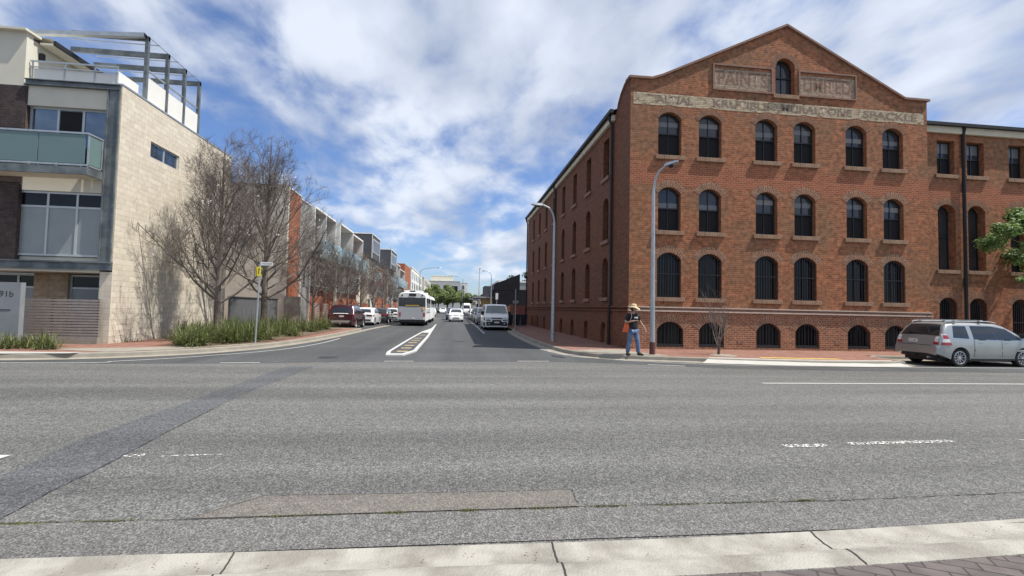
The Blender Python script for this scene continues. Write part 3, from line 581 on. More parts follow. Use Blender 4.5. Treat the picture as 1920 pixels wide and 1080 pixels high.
# string courses
part('string_course', 'white_stone', wh, (XA-.05, XB+.02, FY-.11, FY+.002, 1.86, 1.91), (XA-.05, XB+.02, FY-.13, FY+.002, 1.70, 1.76)); part('string_backing', 'coping', wh, (XA-.02, XB, FY-.04, FY+.002, 1.762, 1.858))
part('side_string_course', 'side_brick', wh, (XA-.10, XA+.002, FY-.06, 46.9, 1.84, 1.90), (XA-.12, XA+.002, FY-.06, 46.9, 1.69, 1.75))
part('side_band', 'coping', wh, (XA-.015, XA+.001, 21.2, 46.8, 7.55, 7.58))
# windows
def make_window(wd, h, rise, kind, sillm='sill_brick', y0=.25, ring=None):
    f = MB(); t = .055
    f.box(-wd/2, -wd/2+t, y0, y0+.08, 0, h-rise*.6); f.box(wd/2-t, wd/2, y0, y0+.08, 0, h-rise*.6); f.box(-wd/2+t, wd/2-t, y0, y0+.08, 0, .07)
    mid = h*.52
    if kind != 'base': f.box(-wd/2+t, wd/2-t, y0-.02, y0+.06, mid-.025, mid+.025)
    f.box(-.014, .014, y0+.005, y0+.06, .07, h-.02)
    if rise > 0:
        op = (0, wd, 0, h, rise); n = 10; xs = [-wd/2+wd*k/n for k in range(n+1)]
        for xa, xb in zip(xs, xs[1:]):
            za, zb = arc_top(op, xa), arc_top(op, xb); f.face([(xa, y0, za-.07), (xb, y0, zb-.07), (xb, y0, zb), (xa, y0, za)]); f.face([(xa, y0, za-.07), (xb, y0, zb-.07), (xb, y0+.08, zb-.07), (xa, y0+.08, za-.07)])
    else: f.box(-wd/2+t, wd/2-t, y0, y0+.08, h-.06, h)
    w_ = f.build('window', 'frame_dark' if kind != 'side' else 'sash_dark', fixn=False)
    op = (0, wd, 0, h, rise)
    def pane(zb, top_, m, x0=-wd/2, x1=wd/2, name='pane'):
        b = MB(); n = 10; yy = y0+.04
        for k in range(n):
            xa, xb = x0+(x1-x0)*k/n, x0+(x1-x0)*(k+1)/n
            ta = arc_top(op, xa) if top_ is None else top_; tb = arc_top(op, xb) if top_ is None else top_
            b.face([(xa, yy, zb), (xb, yy, zb), (xb, yy, tb), (xa, yy, ta)])
        b.build(name, m, w_, fixn=False)
    if kind == 'sash':
        pane(mid, None, 'win_sky'); pane(0, mid, 'screen', name='insect_screen')
        b = MB(); b.box(-wd/2+.06, wd/2-.06, y0+.033, y0+.037, h-.52 if h > 1.5 else h-.3, h-rise-.02); b.build('blind', 'win_sky_light', w_)
    elif kind == 'attic': pane(0, None, 'win_sky')
    else: pane(0, None, 'win_dark')
    if kind in ('barred', 'base'):
        b = MB()
        nb = 8 if kind == 'barred' else 7
        for k in range(nb+1):
            x = -wd/2+.05+(wd-.1)*k/nb; b.box(x-.009, x+.009, .03, .048, .02, arc_top(op, x)-.02)
        b.box(-wd/2+.01, wd/2-.01, .027, .05, h*.52-.015, h*.52+.015) if kind == 'barred' else b.box(-wd/2+.01, wd/2-.01, .02, .16, .0, .13)
        b.build('grille', 'dark_metal', w_)
    if kind != 'base':
        b = MB(); e = .14; b.box(-wd/2-e, wd/2+e, -.09, .2, -.17, -.005); b.build('sill', sillm, w_)
    if ring:
        b = MB(); archring(b, 0, wd, h, rise, -.005, ring[0]); b.build('arch', ring[1], w_, merge=False, fixn=False)
    w_.parent = wh; return w_
W = {}
def place(key, args, x, y, z, rz=0):
    if key not in W: W[key] = make_window(*args); o = W[key]
    else: o = dup(W[key], wh)
    o.location = (x, y, z); o.rotation_euler = (0, 0, rz)
    return o
for c in wc:
    place('a', (1.03, 1.87, .30, 'sash', 'sill_brick', .19, (.24, 'arch_brick_plain')), c, FY, 8.28); place('b', (1.0, 1.86, .29, 'sash', 'sill_brick', .19, (.30, 'arch_brick')), c, FY, 5.09); place('c', (1.06, 1.88, .30, 'barred', 'sill_brick', .19, (.30, 'arch_brick')), c, FY, 2.30)
for c, wd in bc: place('d%.2f' % wd, (wd, 1.06, .34, 'base', 'sill_brick', .17, (.36, 'arch_brick')), c, FY-.05, .24)
place('e', (.92, 1.66, .455, 'attic', 'sill_brick', .25, (.24, 'arch_brick_plain')), 14.10, FY, 11.27)
for y in sy_:
    place('f', (.88, 1.88, 0, 'side', 'coping'), XA, y, 8.10, R(-90)); place('g', (.88, 2.05, .28, 'side', 'coping'), XA, y, 5.05, R(-90)); place('h', (.88, 1.90, .28, 'side', 'coping'), XA, y, 2.32, R(-90))
# vents
part('air_vent', 'coping', wh, (11.85, 12.07, FY-.062, FY-.05, .42, .56)); part('air_vent', 'coping', wh, (16.35, 16.57, FY-.062, FY-.05, .42, .56))
# painted panels & lettering
wornpaint('worn_cream', (.60, .51, .35), (.48, .39, .26), .37, .50, 3.6, .95, mortar=(.34, .26, .18))
wornpaint('worn_letters', (.20, .155, .12), (.26, .19, .14), .30, .50, 4.0, .85)
wornpaint('worn_panel', (.50, .41, .30), (.38, .28, .20), .30, .55, 4.5, .9, mortar=(.33, .25, .18))
wornpaint('panel_letters', (.22, .085, .06), (.27, .115, .085), .30, .56, 4.0, .72)
for x0, x1, tx, nm in ((10.72, 13.5, 'PAINTS', 1), (14.72, 17.52, 'LIMITED', 2)):
    b = MB(); y = FY-.05; z0, z1 = 11.26, 12.42
    b.box(x0, x1, FY-.055, FY-.002, z0, z0+.07); b.box(x0, x1, FY-.055, FY-.002, z1-.07, z1); b.box(x0, x0+.07, FY-.055, FY-.002, z0+.07, z1-.07); b.box(x1-.07, x1, FY-.055, FY-.002, z0+.07, z1-.07)
    fr = b.build('sign_panel', 'coping', wh)
    b = MB(); b.face([(x0+.07, FY-.006, z0+.07), (x1-.07, FY-.006, z0+.07), (x1-.07, FY-.006, z1-.2), (x0+.07, FY-.006, z1-.2)]); b.build('painted_field', 'worn_panel', fr, fixn=False)
    textmesh('painted_letters', tx, .86, 'panel_letters', fr, MXZ(x0+.25, FY-.010, z0+.25), x1-x0-.5, bold=.02)
b = MB(); n = 60
import random as _r
for k in range(n):
    xa, xb = XA+.12+(XB-XA-.3)*k/n, XA+.12+(XB-XA-.3)*(k+1)/n
    lo_ = lambda x: max([10.40]+[arc_top((c, 1.5, 0, 10.45, .34), x) for c in wc if abs(x-c) < .72])
    b.face([(xa, FY-.006, lo_(xa)), (xb, FY-.006, lo_(xb)), (xb, FY-.006, 10.92), (xa, FY-.006, 10.92)])
band = b.build('painted_band', 'worn_cream', wh, fixn=False)
for tx, x0, x1 in (('ALTIAL', 8.2, 9.85), ('KRUTIBLE', 10.75, 13.35), ('MURALTONE', 13.9, 17.3), ('SPACKLE', 17.85, 20.55)):
    textmesh('painted_letters', tx, .44, 'worn_letters', band, MXZ(x0, FY-.011, 10.53), x1-x0, bold=.012)
rb = random.Random(4)
for o in list(bpy.data.objects):
    if o.name.startswith('blind'):
        o.location.z += rb.choice((0, -.05, -.2, -.34, 0))
        if rb.random() < .3: o.material_slots[0].link = 'OBJECT'; o.material_slots[0].material = MT['render_grey']
# ------------------------------------------------------------ warehouse wing
WY = 19.2
wg = thing('brick_wing', 'lower red brick wing with tall arched windows and black downpipe, right of the gabled warehouse', 'building')
wx = [22.38, 23.95, 26.2, 27.8, 30.2, 31.8, 34.2, 35.8]
wops = []
for c in wx: wops += [(c, .92, 8.30, 9.90, 0), (c, .92, 3.88, 6.92, .30), (c, .92, .35, 2.62, .30)]
facade('wall', wg, 'front_brick', lambda u, z: Vector((u, WY, z)), Vector((0, 1, 0)), [(XB, 10.6), (40, 10.6)], .10, wops, depth=.42)
part('wall_core', 'sash_dark', wg, (XB+.01, 39.9, WY+.5, 44, .1, 10.4))
part('fascia', 'fascia_cream', wg, (XB+.01, 40, WY-.12, WY-.002, 10.22, 10.52)); part('gutter', 'dark_metal', wg, (XB+.01, 40.1, WY-.28, WY-.12, 10.52, 10.66))
b = MB(); b.face([(XB+.02, WY-.25, 10.64), (40, WY-.25, 10.64), (40, 26, 12.4), (XB+.02, 26, 12.4)]); b.build('roof', 'roof_metal', wg, fixn=False)
for x in (23.2, 29.0, 34.9):
    b = MB(); b.tube([(x, WY-.2, 10.6), (x, WY-.1, 10.2), (x, WY-.1, .15)], .07, 8); b.build('downpipe', 'dark_metal', wg, smooth=True)
for c in wx:
    for key, a, z in (('i', (.92, 1.60, 0, 'sash', 'sill_brick', .22), 8.30), ('j', (.92, 3.04, .30, 'attic', 'sill_brick', .34, (.28, 'arch_brick_plain')), 3.88), ('k', (.92, 2.27, .30, 'barred', 'sill_brick', .34, (.28, 'arch_brick_plain')), .35)):
        o = place(key, a, c, WY, z); o.parent = wg
# ------------------------------------------------------------ left apartment block
AX, AY = -12.2, 18.49
ap = thing('apartment_block', 'three storey cream block walled apartment building with grey steel frame, glass balcony and roof pergola', 'apartment building')
aop = [(21.2, 1.95, 7.42, 8.06, 0), (24.95, 1.0, 7.40, 7.98, 0)]
facade('side_wall', ap, 'beige_block', lambda u, z: Vector((AX, u, z)), Vector((-1, 0, 0)), [(AY, 9.5), (26.9, 9.5)], .10, aop, depth=.12)
def awin(par, x0, x1, y, z0, z1, cols, panes, t=.05, trans=None, dirx=False, name='window', fm='window_alu', panes2=None):
    """framed window in a plane facing -Y (or +X when dirx); cols = mullion positions"""
    f = MB(); p = MB(); p2 = MB()
    def bx(b, a, c, d0, d1, e, g_):
        if dirx: b.box(y-d1, y-d0, a, c, e, g_)
        else: b.box(a, c, y+d0, y+d1, e, g_)
    bx(f, x0, x1, 0, .07, z0, z0+t); bx(f, x0, x1, 0, .07, z1-t, z1); ed = [x0]+list(cols)+[x1]
    for i, c in enumerate(ed):
        a = c if i == 0 else (c-t if i == len(ed)-1 else c-t/2); bx(f, a, a+t, .002, .068, z0+t, z1-t)
    if trans: bx(f, x0+t, x1-t, .004, .066, trans-t/2, trans+t/2)
    w_ = f.build(name, fm, par)
    if trans:
        bx(p, x0+t, x1-t, .03, .04, z0+t, trans); bx(p2, x0+t, x1-t, .03, .04, trans, z1-t); p.build('pane', panes, w_); p2.build('top_pane', panes2 or panes, w_)
    else: bx(p, x0+t, x1-t, .03, .04, z0+t, z1-t); p.build('pane', panes, w_)
    return w_
awin(ap, 20.225, 22.175, AX-.06, 7.42, 8.06, [21.2], 'win_mirror', dirx=True, fm='galv_light'); awin(ap, 24.45, 25.45, AX-.06, 7.40, 7.98, [], 'win_mirror', dirx=True, fm='galv_light')
part('coping', 'galv', ap, (AX-.22, AX+.02, AY-.02, 26.92, 9.5, 9.56))
part('end_wall', 'beige_block', ap, (-20, AX-.2, 26.7, 26.88, .1, 9.5))
part('block_pier', 'beige_block', ap, (-12.60, AX-.001, AY, AY+.4, .10, 2.70)); part('upper_pier', 'beige_block', ap, (-12.28, AX-.001, AY, AY+.3, 3.06, 9.49))
part('steel_column', 'steel_blue', ap, (-12.62, -12.285, AY-.02, AY+.12, 3.05, 9.30)); part('column_flange', 'steel_blue', ap, (-12.66, -12.62, AY-.06, AY+.16, 3.05, 9.30), (-12.285, -12.25, AY-.06, AY+.12, 3.05, 9.3))
part('top_beam', 'steel_blue', ap, (-15.36, -12.25, AY-.02, AY+.16, 9.32, 9.47), (-15.36, -12.25, AY-.08, AY+.2, 9.47, 9.50), (-15.36, -12.25, AY-.08, AY+.2, 9.295, 9.32))
part('mid_beam', 'steel_blue', ap, (-24, -12.22, AY-.04, AY+.16, 2.78, 3.00), (-24, -12.22, AY-.12, AY+.2, 3.0, 3.05), (-24, -12.22, AY-.12, AY+.2, 2.75, 2.78))
part('floor_slab', 'render_cream', ap, (-24, -12.61, AY-.02, 20.2, 2.66, 2.748), (-15.36, -12.61, AY+.2, 20, 3.05, 3.2))
part('render_panel', 'render_cream', ap, (-15.3, -12.66, AY+.05, AY+.3, 8.58, 9.29)); part('render_panel', 'render_cream', ap, (-15.3, -12.66, AY+.05, AY+.3, 5.53, 6.2))
awin(ap, -15.3, -12.66, AY+.18, 6.38, 8.58, [-14.38, -13.55], 'win_mirror', t=.07)
part('curtain', 'blind', ap, (-14.33, -13.6, AY+.205, AY+.208, 6.45, 8.5)); part('sliding_door_screen', 'screen', ap, (-14.32, -13.62, AY+.19, AY+.2, 6.45, 8.48))
awin(ap, -15.45, -12.66, AY+.12, 3.22, 5.52, [-14.5, -13.55], 'blind', t=.07, trans=4.98, panes2='win_dark')
part('upper_brick_wall', 'dark_brick', ap, (-30, -15.36, AY+.01, AY+.3, 3.05, 9.25), (-15.36, -15.31, AY+.02, AY+.3, 5.55, 9.25))
part('front_wall_core', 'render_grey', ap, (-30, -12.5, AY+.45, 26.6, 3.0, 9.2)); part('ground_core', 'brown_block', ap, (-30, -12.5, 20.3, 26.6, .1, 2.66))
awin(ap, -14.35, -12.62, 19.6, .3, 2.62, [-13.2], 'blind', t=.07, trans=2.12, panes2='win_dark'); awin(ap, -18.5, -15.5, 19.6, .3, 2.62, [-17, -16.1], 'blind', t=.07, trans=2.12, panes2='win_dark')
part('ground_blockwork', 'brown_block', ap, (-15.5, -14.35, 19.5, 20.2, .1, 2.65), (-30, -18.5, 19.5, 20.2, .1, 2.65))
# balcony
part('balcony_slab', 'render_cream', ap, (-24, -12.74, 17.78, AY-.03, 5.98, 6.02)); part('balcony_edge', 'steel_blue', ap, (-24, -12.66, 17.70, 17.78, 5.98, 6.24), (-12.74, -12.66, 17.78, AY-.03, 5.98, 6.24), (-24, -12.76, 17.79, AY-.05, 6.022, 6.2))
b = MB()
for a, c in ((-17.3, -15.75), (-15.70, -14.25), (-14.20, -12.78), (-24, -17.35)): b.box(a, c, 17.73, 17.75, 6.36, 7.36)
b.box(-12.71, -12.69, 17.8, AY-.15, 6.36, 7.36); b.build('balcony_glass', 'frost', ap)
b = MB(); b.box(-24, -12.67, 17.71, 17.77, 7.38, 7.44); b.box(-12.73, -12.67, 17.77, AY-.05, 7.38, 7.44); b.box(-24, -12.67, 17.72, 17.76, 6.28, 6.34); b.box(-12.72, -12.68, 17.76, AY-.05, 6.28, 6.34)
for x in (-17.32, -15.72, -14.22, -12.70): b.box(x-.02, x+.02, 17.76, 17.80, 6.24, 7.38)
b.box(-12.73, -12.68, AY-.12, AY-.06, 6.24, 7.38); b.build('balcony_rail', 'galv', ap)
# top floor
part('top_front_wall', 'render_cream', ap, (-30, -15.44, AY+.03, AY+.3, 9.255, 11.2)); part('top_side_wall', 'render_cream', ap, (-16.2, -15.5, AY+.3, 24.5, 9.5, 11.1))
b = MB(); b.box(-30, -15.35, AY-.15, 19.0, 11.2, 11.28); b.face([(-30, 19, 11.28), (-15.05, 19, 11.28), (-14.9, 25, 11.1), (-30, 25, 11.1)]); b.box(-15.4, -14.95, 19, 25, 11.02, 11.10); b.build('roof', 'render_cream', ap, fixn=False)
part('roof_edge', 'dark_metal', ap, (-14.96, -14.88, 19.0, 25, 11.04, 11.2))
for y in (19.1, 20.6, 22.1, 23.6): part('wall_lamp', 'dark_metal', ap, (-15.5, -15.36, y, y+.12, 10.5, 10.75))
part('top_deck', 'render_grey', ap, (-15.4, AX-.2, AY+.3, 26.7, 9.2, 9.3))
part('parapet_panel', 'render_white', ap, *[(AX-.14, AX-.08, a, c, 9.56, 10.50) for a, c in ((19.95, 21.12), (21.26, 22.38), (22.52, 23.6))], (-15.3, AX-.35, AY+.22, AY+.26, 9.5, 10.0), (AX-.35, AX-.3, AY+.22, 19.8, 9.5, 10.1))
b = MB(); b.box(AX-.15, AX-.09, 19.9, 23.7, 10.78, 10.83); b.box(AX-.15, AX-.09, 19.9, 23.7, 10.50, 10.54); b.box(-15.4, AX-.3, AY+.16, AY+.2, 10.22, 10.27); b.box(-15.4, AX-.3, AY+.16, AY+.2, 10.02, 10.05)
for x in (-15.35, -14.3, -13.3, -12.55): b.box(x-.02, x+.02, AY+.2, AY+.24, 9.5, 10.25)
b.build('roof_rail', 'galv', ap)
pg = MB()
for y in (19.87, 21.19, 22.45, 23.66):
    pg.box(AX-.16, AX-.04, y-.06, y+.06, 9.57, 12.1); pg.box(-15.0 if y < 20 else -16.0, AX-.04, y-.055, y+.055, 11.92 if y < 20 else 11.9, 12.1)
pg.build('pergola', 'steel_blue', ap)
b = MB()
for y in (20.5, 21.8, 23.1): b.box(-15.5, AX-.02, y-.015, y+.015, 12.08, 12.11)
b.box(AX-.1, AX-.07, 19.9, 23.7, 12.102, 12.115); b.build('pergola_wires', 'galv', ap)
b = MB(); b.grid([[(-16.9, 19.62, 11.70), (-16.9, 19.81, 11.70), (-16.9, 19.81, 11.86), (-16.9, 19.62, 11.86)], [(AX-.1, 19.62, 11.97), (AX-.1, 19.81, 11.97), (AX-.1, 19.81, 12.13), (AX-.1, 19.62, 12.13)]], True); b.build('pergola_plate', 'galv', ap)
# slat fence, letterbox pier
sf = thing('slat_fence', 'brown grey horizontal slat fence in front of the ground floor window', 'fence')
b = MB()
for k in range(14): z = .34+k*.099; b.box(-15.35, -12.42, 18.30, 18.33, z, z+.072)
b.build('slats', 'slat', sf)
for x in (-15.2, -13.95, -12.5): part('post', 'dark_metal', sf, (x-.03, x+.03, 18.34, 18.40, .15, 1.72))
part('kerb', 'concrete', sf, (-15.4, -12.40, 18.24, 18.46, .12, .33))
lb = thing('letterbox_pier', 'tall grey letterbox pier with the number 91b', 'letterbox')
part('pier', 'mail_grey', lb, (-15.1, -14.24, 17.45, 17.63, .15, 2.22)); part('slot', 'black', lb, (-14.88, -14.5, 17.44, 17.452, 1.30, 1.325)); textmesh('house_number', '91b', .28, 'ink', lb, MXZ(-14.86, 17.446, 1.74), .42)
part('meter_box', 'dark_metal', lb, (-15.4, -15.11, 17.5, 17.7, .15, 1.45))
# corrugated fence
cf = thing('corrugated_fence', 'dark grey corrugated metal fence between the cream building and the terrace', 'fence')
b = MB(); P = []
for i in range(110): y = 26.92+i*.065; P.append((-12.0+(.02 if (i//2) % 2 else -.02), y))
b.grid([[(x, y, .15) for x, y in P], [(x, y, 2.0) for x, y in P]]); b.build('sheet', 'fence_metal', cf, fixn=False); part('rail', 'fence_metal', cf, (-12.06, -11.94, 26.92, 34.1, 2.0, 2.05))
# ------------------------------------------------------------ terrace of townhouses
HX = -11.7
def house(y0, y1, zt, wm, label, style='portal', xf=HX, fm='render_white', bays=1, low='orange_brick', bal='aqua', sidew=None, zf=6.0):
    h = thing('townhouse', label, 'townhouse', (HX-2, (y0+y1)/2, 0)); ox, oy = HX-2, (y0+y1)/2
    def P(name, m, *bs): return part(name, m, h, *[(a-ox, c-ox, d-oy, e-oy, f, g_) for a, c, d, e, f, g_ in bs])
    y1 -= .01
    if style == 'portal':
        P('wall', wm, (-22, xf-1.6, y0, y1, .1, zt-.2), (xf-1.59, xf, y0+.02, y1-.02, 2.9, zf)) if bays != 2 else (P('wall', wm, (-22, xf-1.6, y0, y1, .1, zt-.2)), P('middle_wall', 'dark_brick', (xf-1.59, xf, y0+.02, y1-.02, 2.9, zf))); P('ground_wall', low, (xf-1.59, xf-.25, y0+.02, y1-.02, .1, 2.89))
        fins = [y0+(y1-y0)*k/bays for k in range(bays+1)]
        P('portal_frame', fm, *[(xf-1.59, xf+.35, min(max(f-.07, y0), y1-.14), min(max(f-.07, y0), y1-.14)+.14, zf, zt-.16) for f in fins], (xf-1.7, xf+.36, y0, y1, zt-.155, zt))
        for a, c in zip(fins, fins[1:]):
            P('balcony_door', 'win_dark', (xf-1.58, xf-1.54, a+.4, c-.3, zf, zt-.5))
            bg_ = P('balustrade', bal, (xf+.95, xf+.98, a+.1, c-.1, zf-.55, zf+1.05), (xf+.40, xf+.95, a+.1, a+.13, zf-.55, zf+1.05))
            P('balcony_floor', 'render_grey', (xf+.001, xf+.94, a+.1, c-.1, zf-.3, zf-.02))
            w_ = P('window', 'window_alu', (xf+.002, xf+.05, a+.5, c-.6, 3.2, 5.3)); pn = MB(); pn.box(xf+.03-ox, xf+.06-ox, a+.58-oy, c-.68-oy, 3.28, 5.22); pn.build('pane', 'win_sky', w_)
    elif style == 'box':
        P('wall', wm, (-22, xf, y0+.3, y1, .1, zt-2.4)); P('upper_box', sidew or 'render_dark', (-20, xf+.5, y0, y1, zt-3.3, zt-.1)); P('roof_trim', fm, (-20, xf+.56, y0-.03, y1-.01, zt-.1, zt+.03), (xf+.5, xf+.56, y0-.02, y0+.1, zt-3.3, zt-.11), (xf+.5, xf+.56, y1-.12, y1-.015, zt-3.3, zt-.11))
        w_ = P('window', 'render_white', (xf+.502, xf+.54, y0+.9, y1-.7, zt-2.4, zt-.6)); pn = MB(); pn.box(xf+.53-ox, xf+.56-ox, y0+1.0-oy, y1-.8-oy, zt-2.3, zt-.7); pn.build('pane', 'win_dark', w_)
        P('balustrade', bal, (xf+.95, xf+.98, y0+.3, y1-.2, 5.0, 6.5)); P('balcony_floor', 'render_grey', (xf+.001, xf+.94, y0+.3, y1-.2, 5.1, 5.3))
        for q in (0, 1): w_ = P('window', 'window_alu', (xf+.002, xf+.05, y0+.8+q*2.6, y0+2.6+q*2.6, 1.0+q*2, 2.6+q*2)); pn = MB(); pn.box(xf+.03-ox, xf+.06-ox, y0+.9+q*2.6-oy, y0+2.5+q*2.6-oy, 1.1+q*2, 2.5+q*2); pn.build('pane', 'win_sky', w_)
    else:
        P('wall', wm, (-22, xf, y0, y1, .1, zt)); P('coping', fm, (-22, xf+.04, y0-.01, y1-.01, zt+.001, zt+.09))
        if style == 'tower':
            w_ = P('window', 'window_alu', (xf+.002, xf+.05, y0+.9, y1-.9, 3.1, 4.6)); pn = MB(); pn.box(xf+.03-ox, xf+.06-ox, y0+1-oy, y1-1-oy, 3.2, 4.5); pn.build('pane', 'win_sky', w_)
    # low front boundary: brick wall + slatted gate
    if style != 'plain':
        P('front_fence', low, (xf+1.05, xf+1.25, y0+2.0, y1-.4, .1, 1.95)); b = MB()
        for k in range(12): b.box(xf+1.1-ox, xf+1.14-ox, y0+.15-oy, y0+1.95-oy, .25+k*.13, .34+k*.13)
        b.build('slat_gate', 'slat', h)
        P('downpipe', 'render_white', (xf+.02, xf+.14, y0+.05, y0+.17, .1, zf if style == 'portal' else zt-3.4))
    return h
house(34.7, 37.0, 9.75, 'orange_brick', 'orange brick end tower of the terrace behind the nearer bare trees', 'plain')
eb = thing('townhouse', 'beige rendered end house of the terrace, above the corrugated fence', 'townhouse', (-16, 34.9, 0))
part('wall', 'render_cream', eb, (-6, 4.28, -.5, -.21, .1, 9.9)); part('coping', 'render_grey', eb, (-6.05, 4.29, -.55, -.2, 9.901, 9.98)); part('side_pier', 'concrete', eb, (4.3, 5.3, -.6, -.25, .1, 2.2))
house(37.0, 39.4, 9.55, 'render_grey', 'grey rendered narrow townhouse next to the orange brick tower', 'tower')
house(39.4, 46.2, 9.6, 'render_grey', 'grey townhouse with two white framed top balconies, nearest of the balconied terrace houses', 'portal', bays=2)
house(47.0, 52.8, 9.6, 'render_grey', 'grey townhouse with one white framed balcony and blue glass, beside the maroon house', 'portal', xf=HX+.2)
house(53.0, 59.4, 9.55, 'maroon', 'maroon townhouse with a white framed top balcony', 'portal')
house(64.5, 71.0, 11.3, 'render_cream', 'cream townhouse topped by a dark grey box with white edges, the nearer of two', 'box', sidew='render_dark')
part('wall', 'render_cream', thing('townhouse', 'plain set back terrace house between the maroon house and the first dark box', 'townhouse', (-17, 62, 0)), (-4, 4.5, -2.5, 2.4, .1, 9.2))
house(81.0, 88.5, 11.2, 'render_grey', 'grey townhouse with a dark panelled top box, the farther of two', 'box', sidew='render_dark', xf=HX+.3)
house(71.1, 80.9, 7.4, 'orange_brick', 'low orange brick townhouse between the two dark box houses', 'tower')
house(88.6, 97.0, 9.7, 'render_grey', 'pale grey far townhouse with two blue glass balconies', 'portal', bays=2, xf=HX+.2)
house(97.1, 108, 9.3, 'maroon', 'dark maroon far townhouse low beside the orange topped one', 'portal', bays=1)
house(110, 124, 11.4, 'orange_brick', 'far townhouse with orange brick top storey and white trim', 'tower')
def simple_building(name, label, x0, x1, y0, y1, zt, m, wins, cat='building', wm='win_dark', frames=True, trim='render_white'):
    cx, cy2 = (x0+x1)/2, y0; h = thing(name, label, cat, (cx, cy2, 0)); hw = (x1-x0)/2
    part('wall', m, h, (-hw, hw, 0, y1-y0, .0, zt)); part('roof', trim, h, (-hw-.1, hw+.1, -.1, y1-y0+.1, zt+.001, zt+.3))
    for face, a, c, z0, z1 in wins:
        if face == 'f': w_ = part('window', trim, h, (a-cx, c-cx, -.08, -.002, z0, z1)); part('pane', wm, w_, (a-cx+.15, c-cx-.15, -.1, -.07, z0+.15, z1-.15))
        else: w_ = part('window', trim, h, (hw+.002, hw+.08, a-y0, c-y0, z0, z1)); part('pane', wm, w_, (hw+.07, hw+.1, a-y0+.15, c-y0-.15, z0+.15, z1-.15))
    return h
simple_building('cream_building', 'tall cream rendered building at the far end of the terrace', -26, -11.6, 126, 165, 11.8, 'render_white', [('s', 128+k*6, 131+k*6, z, z+2) for k in range(6) for z in (3, 6.3, 9)]+[('f', -14, -12.5, z, z+1.8) for z in (3, 6.2, 9)])
simple_building('cream_building', 'farther cream building stepping down behind the bus', -30, -12.5, 190, 240, 13.2, 'render_cream', [('s', 193+k*9, 198+k*9, z, z+2.5) for k in range(5) for z in (6, 10)]+[('f', -15, -13.2, 9, 11)])
simple_building('grey_apartments', 'grey apartment building with white framed windows above the far green trees', -25, 3, 330, 350, 19.5, 'render_pale', [('f', -20.5, -14.5, 12, 17.5), ('f', -8.5, -4.5, 12, 17), ('f', -3.0, 1.5, 12, 16.5), ('f', -20, -15, 5, 10), ('f', -8, -4, 5, 10)], cat='apartment building')
simple_building('roof_storey', 'pale set back storey on top of the grey apartment building', -17.5, -2, 336, 348, 23.5, 'render_cream', [], cat='building')
simple_building('white_building', 'small white building beyond the far trees, right of the grey apartments', 3.3, 8, 330, 345, 18.5, 'render_white', [('f', 4, 6, 14, 17)])
simple_building('sandstone_shop', 'low sandstone coloured shop with a dark awning at the far right corner', 5.7, 12, 95, 108, 4.3, 'sandstone', [('f', 7, 9, 1, 3), ('f', 9.5, 11.5, 1, 3)], cat='shop', trim='charcoal')
part('awning', 'awning', bpy.data.objects['sandstone_shop'], (-6.2, 3.5, -2.2, -.15, 3.3, 3.5), (-5.2, -3.16, -2, 12, 3.3, 3.5))
simple_building('far_shop', 'far shop with a pale awning at the end of the right side of the street', 5.2, 14, 140, 160, 4.6, 'render_cream', [('f', 6, 8, 1, 3)], cat='shop')
simple_building('gabled_house', 'small house with a cream gable behind the sandstone shop', 8.5, 16, 125, 135, 6.5, 'sandstone', [('f', 10, 12, 3, 5)], cat='house', trim='maroon')
# dark building with slanted parapet
db = thing('charcoal_building', 'charcoal painted building with a slanted pointed parapet, beyond the brick warehouse', 'building', (10, 72, 0))
b = MB(); poly = [(-4.3, 5.3), (-.35, 6.95), (-.35, 4.55), (9, 4.55), (9, 0), (-4.3, 0)]
fr = [Vector((x, -.6, z)) for x, z in poly]; bk = [Vector((x, -.2, z)) for x, z in poly]; b.face(fr); b.face(bk[::-1])
for i in range(6): b.face([fr[i], fr[(i+1) % 6], bk[(i+1) % 6], bk[i]])
b.build('parapet_wall', 'charcoal', db); part('wall', 'charcoal', db, (-4.2, 9, -.19, 22, 0, 4.5)); part('roof', 'roof_metal', db, (-4.3, 9, -.19, 22, 4.501, 4.6)); part('canopy', 'awning', db, (-7.2, -4.3, 0, 10, 3.2, 3.4)); part('shop_front', 'sandstone', db, (-5.6, -4.25, 1.5, 8, .1, 3.19)); part('side_bay', 'render_dark', db, (-5.6, -4.25, 1.4, 6, 3.41, 5.1))
part('panel_seams', 'black', db, (-4.2, -.4, -.62, -.601, 4.5, 4.53), (-.42, -.38, -.62, -.601, .1, 6.8)); part('door', 'win_dark', db, (2, 4, -.64, -.601, .1, 2.4)); part('door_canopy', 'render_white', db, (3.2, 5.6, -1.2, -.601, 2.6, 2.72))
simple_building('grey_shed', 'long grey roofed shed behind the charcoal building', 8.2, 24, 92, 112, 6.8, 'render_grey', [], trim='render_white')
